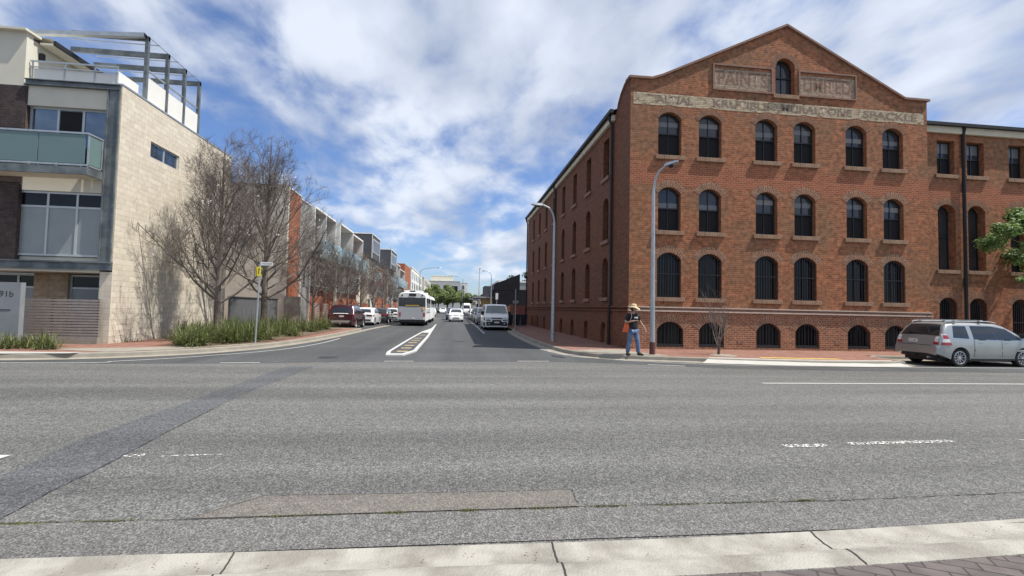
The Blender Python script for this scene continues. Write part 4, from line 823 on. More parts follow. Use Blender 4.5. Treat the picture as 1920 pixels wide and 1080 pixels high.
# brick yard wall, bins
yw = thing('yard_wall', 'low red brown brick yard wall between the warehouse and the charcoal building', 'wall', (7, 47, 0))
part('wall', 'maroon_fence', yw, (-1.2, .2, .2, .5, .1, 2.0), (-.3, 0, .5, 24, .1, 2.0)); part('pier', 'ground_brick', yw, (-1.6, -1.2, .15, .55, .1, 2.1))
def wheelie(x, y, label):
    t = thing('wheelie_bin', label, 'wheelie bin', (x, y, .15), group='bins on the pavement')
    b = MB(); b.grid([[(-.22, -.25, .06), (.22, -.25, .06), (.22, .28, .06), (-.22, .28, .06), (-.22, -.25, .06)], [(-.28, -.34, .95), (.28, -.34, .95), (.28, .36, .95), (-.28, .36, .95), (-.28, -.34, .95)]]); b.build('body', 'bin_blue', t, fixn=False)
    b = MB(); b.box(-.3, .3, -.37, .38, .951, 1.03); b.build('lid', 'car_blue', t)
    for s in (-.24, .24): b = MB(); b.lathe([(0, -.03), (.1, -.03), (.1, .03), (0, .03)], 12, 'x', (s, .3, .1)); b.build('wheel', 'tyre', t)
    part('handle', 'black', t, (-.25, .25, .4, .43, .92, .96))
wheelie(4.75, 41.5, 'dark blue wheelie bin beside the white van, left one'); wheelie(5.5, 42.3, 'dark blue wheelie bin beside the yard wall, middle one'); wheelie(6.15, 42.5, 'dark blue wheelie bin beside the yard wall, right one')
# ------------------------------------------------------------ poles and signs
def lamp_post(label, x, y, h, arm, r=.085, armlen=1.3, base=True, mt='galv', dy=0):
    t = thing('street_lamp', label, 'street lamp', (x, y, .14), math.atan2(arm[1], arm[0]), group='street lamps')
    b = MB(); hb = h-.9
    b.tube([(0, 0, .45 if base else 0), (0, 0, hb*.5), (0, 0, hb)], [r, r*.8, r*.62], 14, False)
    pts = [(0, 0, hb)]
    for k in range(1, 8): a = k/7*R(82); pts.append((armlen*.75*(1-math.cos(a)), 0, hb+.85*math.sin(a)))
    pts.append((armlen, 0, hb+.93)); b.tube(pts, [r*.62]+[r*.45]*7+[r*.4], 10); b.build('pole', mt, t, smooth=True)
    if base: b = MB(); b.tube([(0, 0, 0), (0, 0, .46)], [r*1.12, r*1.08], 14); b.build('base', 'brown_base', t, smooth=True)
    b = MB(); x0 = armlen-.05; z0 = hb+.90
    b.grid([[(x0, -.05, z0), (x0, .05, z0), (x0, .05, z0+.07), (x0, -.05, z0+.07)], [(x0+.15, -.12, z0-.02), (x0+.15, .12, z0-.02), (x0+.15, .10, z0+.10), (x0+.15, -.10, z0+.10)], [(x0+.5, -.13, z0+.0), (x0+.5, .13, z0+.0), (x0+.5, .08, z0+.09), (x0+.5, -.08, z0+.09)], [(x0+.62, -.06, z0+.02), (x0+.62, .06, z0+.02), (x0+.62, .04, z0+.06), (x0+.62, -.04, z0+.06)]], True)
    hd = b.build('lamp_head', 'galv', t, smooth=True); part('sensor', 'dark_metal', t, (x0+.2, x0+.32, -.05, .05, z0-.09, z0-.01))
    return t
lamp_post('tall grey street lamp standing beside the walking person', 7.06, 16.4, 6.72, (.45, -.89), .092, armlen=.55)
lamp_post('tall grey street lamp by the side wall of the brick warehouse', 4.72, 22.7, 6.62, (-1, 0), .10, base=False, armlen=.6)
lamp_post('curved street lamp above the bus', -6.7, 90, 8.9, (1, 0), .11, armlen=3.2, base=False)
lamp_post('far street lamp behind the oncoming white hatchback, arm to the left', 1.75, 120, 9.4, (-1, 0), .11, armlen=2.6, base=False)
lamp_post('straight bright street lamp left of the charcoal building', 4.15, 85, 8.5, (0, -1), .12, armlen=1, base=False, mt='galv_light')
lamp_post('far street lamp close to the slanted parapet', 4.9, 66, 6.7, (-1, 0), .09, armlen=.9, base=False)
def pole(name, label, cat, x, y, h, r=.03, m='galv', tilt=0):
    t = thing(name, label, cat, (x, y, .15)); b = MB(); b.tube([(0, 0, 0), (tilt, 0, h)], r, 10); b.build('post', m, t, smooth=True); return t
t = pole('street_sign', 'slanting street name sign post in front of the two nearer bare trees', 'street sign', -7.62, 19.4, 3.15, .032, tilt=.07)
part('name_blade', 'sign_white', t, (.10, .52, -.012, .012, 3.02, 3.15)); textmesh('lettering', 'SYDENHAM', .1, 'ink', t, MXZ(.13, -.016, 3.05), .36)
y_ = part('yellow_plate', 'yellow_sign', t, (-.02, .11, -.05, -.04, 2.60, 2.96)); part('marking', 'black', y_, (.025, .05, -.054, -.0505, 2.68, 2.89), (.05, .075, -.054, -.0505, 2.84, 2.89)); part('side_plate', 'bus_amber', t, (-.09, -.035, -.02, .1, 2.58, 2.95))
t = pole('sign_post', 'slim dark parking sign post on the right pavement beyond the lamp', 'sign post', 4.12, 32.5, 2.9, .03, 'galv'); part('sign_plate', 'render_grey', t, (-.2, .2, -.03, -.015, 1.9, 2.1))
t = pole('parking_sign', 'small white sign on a post behind the white van', 'road sign', 4.5, 52, 3.2, .03); part('plate', 'sign_white', t, (-.14, .14, -.03, -.015, 2.5, 3.2))
def traffic_light(x, y, label, h=3.3):
    t = thing('traffic_light', label, 'traffic light', (x, y, 0), group='traffic lights at the far junction'); b = MB(); b.tube([(0, 0, 0), (0, 0, h)], .06, 8); b.build('pole', 'galv', t)
    part('backboard', 'black', t, (-.28, .28, -.12, -.08, h-.6, h+.75)); part('housing', 'black', t, (-.14, .14, -.3, -.121, h-.45, h+.6))
    for k in range(3): b = MB(); b.lathe([(0, -.31), (.1, -.31), (.1, -.301)], 10, 'y', (0, 0, h-.28+k*.35)); b.build('lens', 'dark_lamp' if k else 'rim_dark', t, fixn=False)
traffic_light(1.9, 112, 'far traffic light, leftmost of the three'); traffic_light(3.6, 108, 'far traffic light above the small white board, middle of the three'); traffic_light(5.1, 105, 'far traffic light in front of the shop awning, rightmost', 3.0)
part('board', 'sign_white', thing('notice_board', 'small white sign board under the middle traffic light', 'sign', (3.75, 107, 0)), (0, .7, -.1, -.05, 2.2, 3.0), (.3, .36, -.05, 0, 0, 2.2))
# ------------------------------------------------------------ vehicles
def interp(pl, x):
    for a, c in zip(pl, pl[1:]):
        if x <= c[0]: return a[1]+(c[1]-a[1])*(x-a[0])/(c[0]-a[0]) if c[0] > a[0] else c[1]
    return pl[-1][1]
def wheel(t, x, y, r, side, rimr=.66, wdt=.2, n=10, rm='rim'):
    b = MB(); s = side
    b.lathe([(r*rimr*.98, -wdt/2), (r*.93, -wdt/2), (r, -wdt*.34), (r, wdt*.34), (r*.93, wdt/2), (r*rimr*.98, wdt/2), (r*rimr*.9, wdt*.2), (r*rimr*.9, -wdt*.4)], 26, 'y', (x, y, r))
    w_ = b.build('wheel', 'tyre', t, smooth=True, fixn=True)
    b = MB(); f = wdt/2*s
    b.lathe([(r*rimr*.99, f*.98), (r*rimr*.9, f*1.02), (r*rimr*.86, f*.6)], 26, 'y', (x, y, r)); b.lathe([(0, f*.85), (r*.16, f*.85), (r*.17, f*.5)], 12, 'y', (x, y, r))
    for k in range(n):
        a = 2*math.pi*k/n; Mx = Matrix.Translation((x, y, r)) @ Matrix.Rotation(a, 4, 'Y'); b.box(r*.12, r*rimr*.92, min(f*.45, f*.8), max(f*.45, f*.8), -r*.035, r*.035, Mx)
    b.build('rim', rm, w_, smooth=True, fixn=False)
    b = MB(); b.lathe([(0, f*.2), (r*rimr*.9, f*.2)], 20, 'y', (x, y, r)); b.build('brake_disc', 'rim_dark', w_, fixn=False)
def vehicle(name, label, cat, loc, rz, L, Wd, prof, belt, wheels, r, paint, side_glass, rear_glass=None, front_glass=None, th=.16, sill=.24, group=None, extras=None, taper=(.35, .10, .55, .18), glassm='car_glass', nspoke=10, rimr=.66, er=.09, bulge=.03, rear_rise=.06):
    t = thing(name, label, cat, loc, rz, group); Hh = max(p[1] for p in prof)
    def ys(x, z):
        y = Wd/2-bulge*((z-.62)/.45)**2*(1 if z < belt else 1)
        if z > belt: y = Wd/2-bulge*((belt-.62)/.45)**2-th*((z-belt)/(Hh-belt))**1.15
        a, ka, c, kc = taper
        if x < a: y -= ka*((a-x)/a)**2
        if x > L-c: y -= kc*((x-(L-c))/c)**2.2
        return y
    def ztop(x): return interp(prof, x)
    def zbot(x):
        z = sill+(rear_rise*(1-x/.55) if x < .55 else 0)+(.06 if x > L-.25 else 0)
        for wx_ in wheels:
            d = abs(x-wx_); R_ = r+.055
            if d < R_: z = max(z, r+math.sqrt(R_*R_-d*d)-.0)
        return z
    xs = set()
    for a, c in zip(prof, prof[1:]):
        n = max(1, int(math.hypot(c[0]-a[0], c[1]-a[1])/.10))
        for k in range(n+1): xs.add(round(a[0]+(c[0]-a[0])*k/n, 4))
    for wx_ in wheels:
        for k in range(-12, 13): xs.add(round(wx_+(r+.055)*math.sin(k/12*math.pi/2), 4))
    xs = sorted(x for x in xs if 0 <= x <= L); J = 14
    def sidept(x, z, s=1, o=0):
        zt = ztop(x); y = ys(x, z)
        if z > zt-er:
            q = min(1, (z-(zt-er))/er); y -= er*(1-math.sqrt(max(0, 1-q*q)))
        return Vector((x, s*(y+o), z))
    b = MB(); rows = []
    for x in xs:
        zt, zb = ztop(x), zbot(x); zb = min(zb, zt-.02); half = []
        for j in range(J+1):
            q = j/J; q = q if q < .8 else q
            z = zb+(zt-zb)*(1-(1-q)**1.5 if False else q)
            half.append(sidept(x, z))
        # denser near the roof edge
        half = half[:-1]+[sidept(x, zt-er*(1-math.sin(a))) for a in (.2, .6, 1.0, 1.35)]+[Vector((x, ys(x, zt)-er, zt))]
        half.sort(key=lambda p: p.z)
        yt = half[-1].y; top_ = [Vector((x, yt*f, zt+.025*(1-f*f))) for f in (.6, .2, -.2, -.6)]
        bot = [Vector((x, half[0].y*f, zb)) for f in (-.6, .6)]
        rows.append(half+top_+[Vector((p.x, -p.y, p.z)) for p in reversed(half)]+bot)
    b.grid(rows, True); b.face(rows[0]); b.face(rows[-1][::-1])
    body = b.build('body', paint, t, smooth=True, ang=28)
    b = MB(); b.box(.25, L-.3, -Wd/2+.25, Wd/2-.25, .17, max(.5, r+.2)); b.build('underbody', 'black', t)
    def panel(name, m, quad, s, o=.006, nu=8, nv=4, par=t):
        b = MB(); P = []
        for j in range(nv+1):
            row = []
            for i in range(nu+1):
                u, v = i/nu, j/nv; a = Vector(quad[0]).lerp(Vector(quad[1]), u); c = Vector(quad[3]).lerp(Vector(quad[2]), u); p = a.lerp(c, v); row.append(sidept(p.x, p.y, s, o))
            P.append(row)
        b.grid(P); return b.build(name, m, par, smooth=True, fixn=False)
    zs = sorted({round(p[1], 3) for p in prof})
    im = max(range(len(prof)), key=lambda i: prof[i][1]); RP = prof[:im+1]; FP = prof[im:][::-1]
    for q in range(len(FP)):
        if FP[q][1] == Hh: FP = FP[:q+1]; break
    def xz(which, z):
        pl = RP if which == 'r' else FP
        for a, c in zip(pl, pl[1:]):
            if min(a[1], c[1]) <= z <= max(a[1], c[1]) and a[1] != c[1]:
                return a[0]+(c[0]-a[0])*(z-a[1])/(c[1]-a[1])
        return pl[-1][0]
    def endpanel(name, m, which, z0, z1, w0, w1, o=.012, par=t, y0=None, y1=None):
        """panel on the rear (r) or front (f) profile; w0,w1 = fraction half widths at bottom/top, or y0,y1 fractions"""
        b = MB(); P = []; sg = -1 if which == 'r' else 1
        for j in range(7):
            z = z0+(z1-z0)*j/6; x = xz(which, z); wv = w0+(w1-w0)*j/6
            hw = ys(x, z)-er*.6; a, c = (-wv, wv) if y0 is None else (y0, y1)
            dz = (xz(which, min(z+.03, Hh-.01))-xz(which, z-.03))/.06; nx = sg; nz = -dz*sg; ln = math.hypot(nx, nz)
            P.append([Vector((x+nx/ln*o, hw*(a+(c-a)*i/8), z+nz/ln*o+.025*(1-(a+(c-a)*i/8)**2))) for i in range(9)])
        b.grid(P); return b.build(name, m, par, smooth=True, fixn=False)
    for s in (1, -1):
        for q in side_glass: panel('side_window', glassm, q, s)
    if rear_glass: endpanel('rear_window', glassm, 'r', *rear_glass)
    if front_glass: endpanel('windscreen', glassm, 'f', *front_glass)
    for wx_ in wheels:
        for s in (1, -1): wheel(t, wx_, s*(Wd/2-.125), r, s, n=nspoke, rimr=rimr)
    if extras: extras(t, panel, endpanel, sidept, ys, xz, ztop)
    return t
def mirrors(t, x, z, w_, m):
    for s in (1, -1):
        b = MB(); b.box(x, x+.12, min(s*(w_-.02), s*(w_+.2)), max(s*(w_-.02), s*(w_+.2)), z, z+.15); b.build('mirror', m, t)
# silver wagon
def ex_silver(t, panel, endpanel, sidept, ys, xz, ztop):
    for s in (1, -1):
        tl = panel('tail_light', 'clear_lamp', [(.13, .76), (.50, .76), (.36, 1.12), (.24, 1.12)], s, .012)
        panel('lamp_strip', 'red_lamp', [(.12, .74), (.51, .74), (.48, .84), (.15, .84)], s, .017, par=tl); panel('lamp_strip', 'red_lamp', [(.20, .97), (.42, .97), (.36, 1.09), (.24, 1.09)], s, .017, par=tl)
        endpanel('tail_light', 'red_lamp', 'r', .75, .84, 0, 0, .014, y0=.76*s, y1=.995*s); endpanel('tail_light', 'clear_lamp', 'r', .842, 1.02, 0, 0, .014, y0=.82*s, y1=.995*s)
        for x in (1.62, 2.62): panel('door_handle', 'trim', [(x, .93), (x+.22, .93), (x+.22, .975), (x, .975)], s, .03, 4, 2)
        for x in (1.40, 2.50, 3.42): panel('door_seam', 'trim', [(x, .35), (x+.012, .35), (x+.012, 1.0), (x, 1.0)], s, .004, 1, 10)
        panel('side_moulding', 'silver', [(1.42, .55), (3.4, .55), (3.4, .62), (1.42, .62)], s, .022, 12, 2)
        panel('sill_trim', 'trim', [(1.25, .245), (3.5, .245), (3.5, .29), (1.25, .29)], s, .008, 12, 2)
        b = MB(); b.tube([(.55, s*.60, 1.51), (.60, s*.60, 1.565), (2.3, s*.60, 1.58), (2.6, s*.59, 1.53)], .02, 8); b.build('roof_rail', 'galv', t, smooth=True)
    part('roof_bar', 'galv_light', t, (.85, .95, -.70, .70, 1.60, 1.63), (1.85, 1.95, -.70, .70, 1.60, 1.63))
    part('number_plate', 'plate', t, (.085, .10, -.02, .32, .80, .92)); textmesh('plate_lettering', 'S107 BEF', .1, 'ink', t, Matrix.Translation((.082, .31, .825)) @ Matrix.Rotation(R(-90), 4, 'Z') @ Matrix.Rotation(R(90), 4, 'X'), .30)
    endpanel('tailgate_seam', 'trim', 'r', .69, .705, .8, .8, .008); part('wiper', 'trim', t, (.20, .22, -.05, .35, 1.13, 1.15)); mirrors(t, 3.32, 1.03, .78, 'trim')
    part('rear_valance', 'trim', t, (.10, .3, -.62, .62, .30, .47)); b = MB(); b.tube([(.02, -.45, .3), (.4, -.45, .3)], .035, 10); b.build('exhaust', 'galv', t); b = MB(); b.tube([(-.05, 0, .36), (.3, 0, .33)], .025, 8); b.build('tow_bar', 'trim', t)
PS = [(0, .46), (.02, .70), (.10, .745), (.13, .93), (.19, 1.03), (.40, 1.36), (.52, 1.475), (.9, 1.52), (1.9, 1.53), (2.5, 1.50), (2.75, 1.44), (3.1, 1.25), (3.48, 1.02), (3.7, .97), (4.2, .88), (4.42, .78), (4.47, .6), (4.5, .42)]
vehicle('parked_car', 'silver station wagon with roof bars parked in the bay in front of the brick wing', 'car', (16.56, 15.42, 0), 0, 4.5, 1.74, PS, .96, (.86, 3.39), .315, 'silver',
    [[(.60, 1.01), (1.22, .98), (1.22, 1.41), (.72, 1.41)], [(1.40, .97), (2.34, .95), (2.20, 1.42), (1.40, 1.42)], [(2.36, .95), (3.32, .95), (2.78, 1.33), (2.22, 1.42)]], (1.05, 1.43, .92, .86), (1.06, 1.44, .9, .82), th=.19, extras=ex_silver, rear_rise=.2, rimr=.74)
# burgundy suv
def ex_red(t, panel, endpanel, sidept, ys, xz, ztop):
    for s in (1, -1):
        endpanel('tail_light', 'dark_lamp', 'r', .98, 1.06, 0, 0, .016, y0=.55*s, y1=1.0*s); panel('tail_light', 'red_lamp', [(.1, .98), (.42, 1.0), (.35, 1.07), (.12, 1.06)], s, .012)
        for wx_ in (.90, 3.59):
            b = MB(); P = []
            for k in range(13):
                a = math.pi*k/12; P.append([sidept(wx_+math.cos(a)*q, max(.37+math.sin(a)*q, .3), s, .012) for q in (.40, .46)])
            b.grid(P); b.build('arch_trim', 'trim', t, fixn=False)
        panel('sill_trim', 'trim', [(1.35, .26), (3.15, .26), (3.15, .42), (1.35, .42)], s, .012, 10, 2)
        b = MB(); b.tube([(.7, s*.60, 1.66), (.8, s*.6, 1.71), (2.5, s*.6, 1.72), (2.7, s*.6, 1.66)], .018, 8); b.build('roof_rail', 'trim', t)
    endpanel('rear_bumper', 'trim', 'r', .40, .66, .97, .97, .02); endpanel('skid_plate', 'skid', 'r', .42, .60, .72, .84, .035); endpanel('tailgate_strip', 'clear_lamp', 'r', 1.055, 1.085, .62, .62, .02)
    part('number_plate', 'plate', t, (.03, .045, -.22, .1, .86, .96)); part('tow_bar', 'galv', t, (-.14, .1, -.04, .04, .36, .44)); mirrors(t, 3.2, 1.08, .84, 'burgundy')
PR = [(0, .40), (.03, .66), (.06, .80), (.10, 1.06), (.18, 1.12), (.42, 1.50), (.50, 1.64), (.9, 1.69), (2.0, 1.70), (2.6, 1.64), (3.3, 1.18), (3.6, 1.08), (4.3, .98), (4.5, .8), (4.58, .62), (4.6, .4)]
vehicle('parked_car', 'burgundy suv with a tow bar, nearest of the cars parked on the left', 'car', (-7.93, 34.3, 0), R(90), 4.6, 1.87, PR, 1.08, (.90, 3.59), .365, 'burgundy',
    [[(.75, 1.18), (1.3, 1.13), (1.3, 1.45), (.95, 1.50)], [(1.38, 1.12), (2.25, 1.10), (2.2, 1.53), (1.38, 1.50)], [(2.33, 1.10), (3.2, 1.10), (2.6, 1.50), (2.28, 1.53)]], (1.12, 1.50, .86, .80), (1.2, 1.6, .9, .82), th=.2, extras=ex_red, group='cars parked on the left')
PW = [(0, .40), (.04, .72), (.06, .95), (.14, 1.04), (.6, 1.36), (1.2, 1.50), (2.0, 1.52), (2.6, 1.44), (3.3, 1.05), (4.2, .90), (4.5, .7), (4.6, .4)]
def ex_tail(lm='dark_lamp', pl=True, z=.85, bump=True):
    def f(t, panel, endpanel, sidept, ys, xz, ztop):
        for s in (1, -1): endpanel('tail_light', lm, 'r', z-.06, z+.06, 0, 0, .016, y0=.42*s, y1=1.0*s); panel('tail_light', lm, [(.07, z-.06), (.34, z-.03), (.32, z+.06), (.08, z+.06)], s, .012)
        if pl: part('number_plate', 'plate', t, (.0, .02, -.2, .2, z-.25, z-.13))
        endpanel('rear_bumper', 'trim', 'r', .40, .52, .9, .9, .02); mirrors(t, 3.0, .95, .82, 'trim')
    return f
vehicle('parked_car', 'white coupe shaped suv parked just ahead of the burgundy suv', 'car', (-7.72, 41.0, 0), R(90), 4.6, 1.86, PW, 1.0, (.85, 3.5), .34, 'car_white', [[(.8, 1.08), (2.0, 1.05), (2.0, 1.40), (1.2, 1.36)], [(2.05, 1.05), (3.1, 1.02), (2.5, 1.38), (2.05, 1.40)]], (1.08, 1.36, .84, .8), (1.1, 1.42, .9, .82), th=.2, extras=ex_tail(), group='cars parked on the left')
PHt = [(0, .40), (.03, .70), (.06, .92), (.16, 1.0), (.42, 1.36), (.6, 1.44), (1.6, 1.48), (2.2, 1.44), (2.95, 1.0), (3.7, .88), (4.1, .68), (4.2, .4)]
HG = [[(.62, 1.04), (1.7, 1.0), (1.7, 1.37), (.8, 1.35)], [(1.76, 1.0), (2.75, .98), (2.2, 1.36), (1.76, 1.38)]]
vehicle('parked_car', 'black hatchback parked between the white coupe suv and the white hatchback', 'car', (-7.25, 46.4, 0), R(90), 4.2, 1.76, PHt, .97, (.75, 3.3), .31, 'car_black', HG, (1.02, 1.34, .85, .8), (1.06, 1.40, .88, .8), extras=ex_tail('red_lamp'), group='cars parked on the left')
vehicle('parked_car', 'white hatchback parked next to the rear of the bus', 'car', (-6.75, 51.2, 0), R(90), 4.2, 1.78, PHt, .97, (.75, 3.3), .31, 'car_white', HG, (1.02, 1.34, .85, .8), (1.06, 1.40, .88, .8), extras=ex_tail(), group='cars parked on the left')
def ex_front(grille='trim', plate_=True, z=.66, L=4.0, lm='head_lamp', low=.45):
    def f(t, panel, endpanel, sidept, ys, xz, ztop):
        for s in (1, -1): panel('headlight', lm, [(L-.42, z-.02), (L-.06, z-.06), (L-.08, z+.08), (L-.40, z+.13)], s, .012); endpanel('headlight', lm, 'f', z-.05, z+.08, 0, 0, .016, y0=.62*s, y1=1.0*s)
        endpanel('grille', grille, 'f', z-.03, z+.03, .45, .45, .018); endpanel('lower_grille', grille, 'f', low-.06, low+.04, .55, .6, .018)
        if plate_: part('number_plate', 'plate', t, (L+.01, L+.03, -.2, .2, low+.02, low+.13))
        mirrors(t, 2.9, 1.0, .8, 'trim')
    return f
PH2 = [(0, .4), (.04, .8), (.15, 1.0), (.4, 1.4), (.7, 1.48), (1.7, 1.52), (2.1, 1.46), (2.85, 1.05), (3.5, .92), (3.82, .74), (3.93, .55), (3.96, .32)]
vehicle('moving_car', 'white hatchback driving towards the camera in the middle of the side street', 'car', (.12, 59.1, 0), R(-90), 3.96, 1.72, PH2, .98, (.7, 3.2), .30, 'car_white', HG, (1.02, 1.36, .85, .8), (1.08, 1.43, .9, .8), extras=ex_front(L=3.93, z=.72, low=.45), group='moving cars')
vehicle('moving_car', 'dark blue car following right behind the oncoming white hatchback', 'car', (-.35, 67.5, 0), R(-90), 4.2, 1.8, [(a*1.05, c*1.08) for a, c in PH2], 1.05, (.75, 3.4), .32, 'car_blue', HG, (1.1, 1.46, .85, .8), (1.18, 1.54, .9, .8), extras=ex_front(L=4.13, z=.75), group='moving cars')
# white van facing the camera
PV = [(0, .45), (.03, 1.2), (.12, 1.9), (.3, 1.97), (2.0, 1.99), (3.7, 1.98), (3.95, 1.9), (4.40, 1.30), (4.55, 1.18), (4.82, 1.0), (4.93, .85), (4.97, .55), (5.0, .30)]
def ex_van(t, panel, endpanel, sidept, ys, xz, ztop):
    for s in (1, -1):
        panel('headlight', 'dark_metal', [(4.45, .86), (4.90, .72), (4.86, .90), (4.42, 1.08)], s, .012); endpanel('headlight', 'head_lamp', 'f', .76, .96, 0, 0, .02, y0=.60*s, y1=.98*s); endpanel('headlight', 'dark_metal', 'f', .72, .775, 0, 0, .022, y0=.56*s, y1=.98*s)
        endpanel('fog_lamp', 'head_lamp', 'f', .46, .54, 0, 0, .045, y0=.66*s, y1=.80*s)
        b = MB(); b.box(4.0, 4.2, min(s*.94, s*1.16), max(s*.94, s*1.16), 1.16, 1.44); b.build('mirror', 'trim', t)
    endpanel('upper_grille', 'trim', 'f', .86, .94, .55, .50, .02); g_ = endpanel('lower_grille', 'trim', 'f', .58, .78, .48, .40, .022); endpanel('bumper', 'trim', 'f', .285, .64, 1.0, 1.0, .03); [panel('bumper_end', 'trim', [(4.55, .32), (4.93, .34), (4.90, .62), (4.60, .58)], s, .012) for s in (1, -1)]
    part('number_plate', 'plate', t, (5.04, 5.06, -.19, .19, .56, .68)); part('wiper', 'trim', t, (4.46, 4.50, -.5, .6, 1.24, 1.26))
vehicle('parked_van', 'white panel van with black bumper, facing the camera on the right kerb', 'van', (3.16, 41.05, 0), R(-90), 5.0, 1.98, PV, 1.15, (.95, 4.1), .34, 'car_white', [[(3.3, 1.2), (4.15, 1.2), (3.85, 1.72), (3.3, 1.75)]], None, (1.28, 1.86, .94, .88), th=.14, extras=ex_van, glassm='car_glass_mid', taper=(.2, .04, .6, .16), er=.07)
spec = [('grey suv parked directly behind the white van', 'car_grey', 3.0, 47.2, 'car', 1.12), ('black suv with bright headlamps parked second behind the white van', 'car_black', 2.95, 53.2, 'car', 1.15), ('dark grey hatchback parked third behind the white van', 'car_grey', 2.95, 59, 'car', 1.02), ('white hatchback parked fourth behind the white van', 'car_white', 2.9, 65, 'car', 1.0), ('black car at the far end of the right hand parked row', 'car_black', 2.9, 70.3, 'car', 1.0)]
for lab, pm, x, y, ct, k in spec:
    vehicle('parked_car', lab, ct, (x, y+3.96*1.05, 0), R(-90), 3.96*1.05, 1.8, [(a*1.05, c*k) for a, c in PH2], .98*k, (.75, 3.4), .31, pm, HG, (1.02*k, 1.36*k, .85, .8), (1.08*k, 1.43*k, .9, .8), extras=ex_front(L=4.13, z=.72*k), group='cars parked on the right')
vehicle('moving_van', 'tall white delivery van far down the street, right of the oncoming car', 'van', (2.7, 118, 0), R(-90), 5.6, 2.0, [(0, .45), (.05, 2.3), (.2, 2.65), (4.0, 2.7), (4.3, 2.5), (4.85, 1.35), (5.4, 1.1), (5.55, .7), (5.6, .35)], 1.2, (1, 4.6), .36, 'car_white', [[(3.7, 1.3), (4.6, 1.3), (4.3, 1.9), (3.7, 1.9)]], None, (1.4, 2.2, .9, .85), th=.14, extras=ex_front(L=5.5, z=.85), er=.07)
for lab, pm, x, y, rz in (('white car at the far junction just right of the bus', 'car_white', -4.4, 88, R(90)), ('dark car far beyond the junction under the green trees, leftmost', 'car_black', -8.0, 122, R(0)), ('white car far beyond the junction under the green trees', 'car_white', -3.2, 128, R(-90)), ('black car far beyond the junction between two others', 'car_black', -5.4, 126, R(-90)), ('small silver car left of the tall delivery van', 'silver', 1.0, 108, R(-90))):
    vehicle('distant_car', lab, 'car', (x, y, 0), rz, 4.2, 1.78, PHt, .97, (.75, 3.3), .31, pm, HG, (1.02, 1.34, .85, .8), (1.06, 1.40, .88, .8), group='distant cars')
# bus
bs = thing('articulated_bus', 'white articulated city bus seen from behind, driving away up the side street', 'bus', (-3.72, 41.8, 0), R(90))
def busbody(x0, x1, name):
    b = MB(); rows = []
    sec = [(1.20, .42), (1.225, .9), (1.235, 1.7), (1.20, 2.5), (1.13, 2.72), (.95, 2.86), (.6, 2.92), (0, 2.94)]
    for x, k in ((x0, .965), (x0+.12, 1), (x1-.12, 1), (x1, .98)):
        h_ = [(x, y*k, z if z < 2.6 else z-(1-k)*1.5) for y, z in sec]; rows.append(h_+[(a, -y, z) for a, y, z in reversed(h_[:-1])])
    b.grid(rows); b.face(rows[0]); b.face(rows[-1][::-1]); return b.build(name, 'bus_white', bs, smooth=True, ang=25)
busbody(0, 6.6, 'rear_section'); busbody(7.6, 17.6, 'front_section')
b = MB()
for k in range(9): a = 6.6+k*.125; b.box(a, a+.07, -1.15, 1.15, .5, 2.75)
b.build('bellows', 'trim', bs)
part('rear_panel', 'bus_grey', bs, (-.04, -.003, -.98, 1.08, .52, 1.66)); part('rear_window', 'car_glass', bs, (-.045, -.003, -1.13, 1.13, 1.70, 2.46)); part('bumper', 'black', bs, (-.12, .02, -1.15, 1.1, .34, .56))
part('destination_box', 'black', bs, (-.03, .02, -.33, .26, 2.60, 2.80)); part('rear_sign', 'bus_amber', bs, (-.06, -.046, -.62, .55, 1.74, 1.82)); part('right_of_way_sign', 'bus_orange', bs, (-.06, -.041, -1.1, -.86, 1.36, 1.62))
b = part('white_emblem', 'sign_white', bpy.data.objects['right_of_way_sign'], (-.068, -.0605, -1.04, -.92, 1.44, 1.55))
for y in (-1.05, 1.0): part('tail_light', 'red_lamp', bs, (-.055, -.041, y-.07, y+.07, .82, 1.18))
for y in (-.85, .85): b = MB(); b.lathe([(0, -.02), (.07, -.02), (.07, .03)], 12, 'x', (0, y, 2.66)); b.build('upper_lamp', 'black', bs, fixn=False)
part('number_plate', 'plate', bs, (-.06, -.041, -.25, .0, .60, .72)); part('roof_unit', 'bus_white', bs, (.6, 3.4, -.75, .75, 2.9, 3.12), (8.5, 9.6, -.8, .8, 2.9, 3.15)); part('vent', 'dark_metal', bs, (.57, .6, -.2, .25, 2.95, 3.07))
for s in (1, -1):
    for i, (a, c) in enumerate(((.25, 1.5), (1.58, 2.9), (2.98, 4.3), (4.38, 5.5), (5.58, 6.5), (7.8, 9.2), (9.3, 10.8), (10.9, 12.4), (12.5, 14), (14.1, 15.6), (15.7, 17.3))):
        part('side_window', 'car_glass', bs, (a, c, s*1.232-.012, s*1.232+.012, 1.62, 2.44))
    part('side_trim', 'trim', bs, (.1, 6.5, s*1.22-.02, s*1.22+.02, 1.12, 1.15), (.1, 6.5, s*1.2-.02, s*1.2+.02, .42, .46)); part('side_skirt', 'bus_grey', bs, (.2, 6.5, s*1.225-.018, s*1.225+.018, 1.18, 1.5))
    for x in (2.9, 10.2, 15.0): wheel(bs, x, s*1.06, .48, s, n=6, rimr=.55, wdt=.28, rm='rim_dark')
part('underbody', 'black', bs, (.3, 6.3, -1.05, 1.05, .22, .5), (8, 17, -1.05, 1.05, .22, .5))
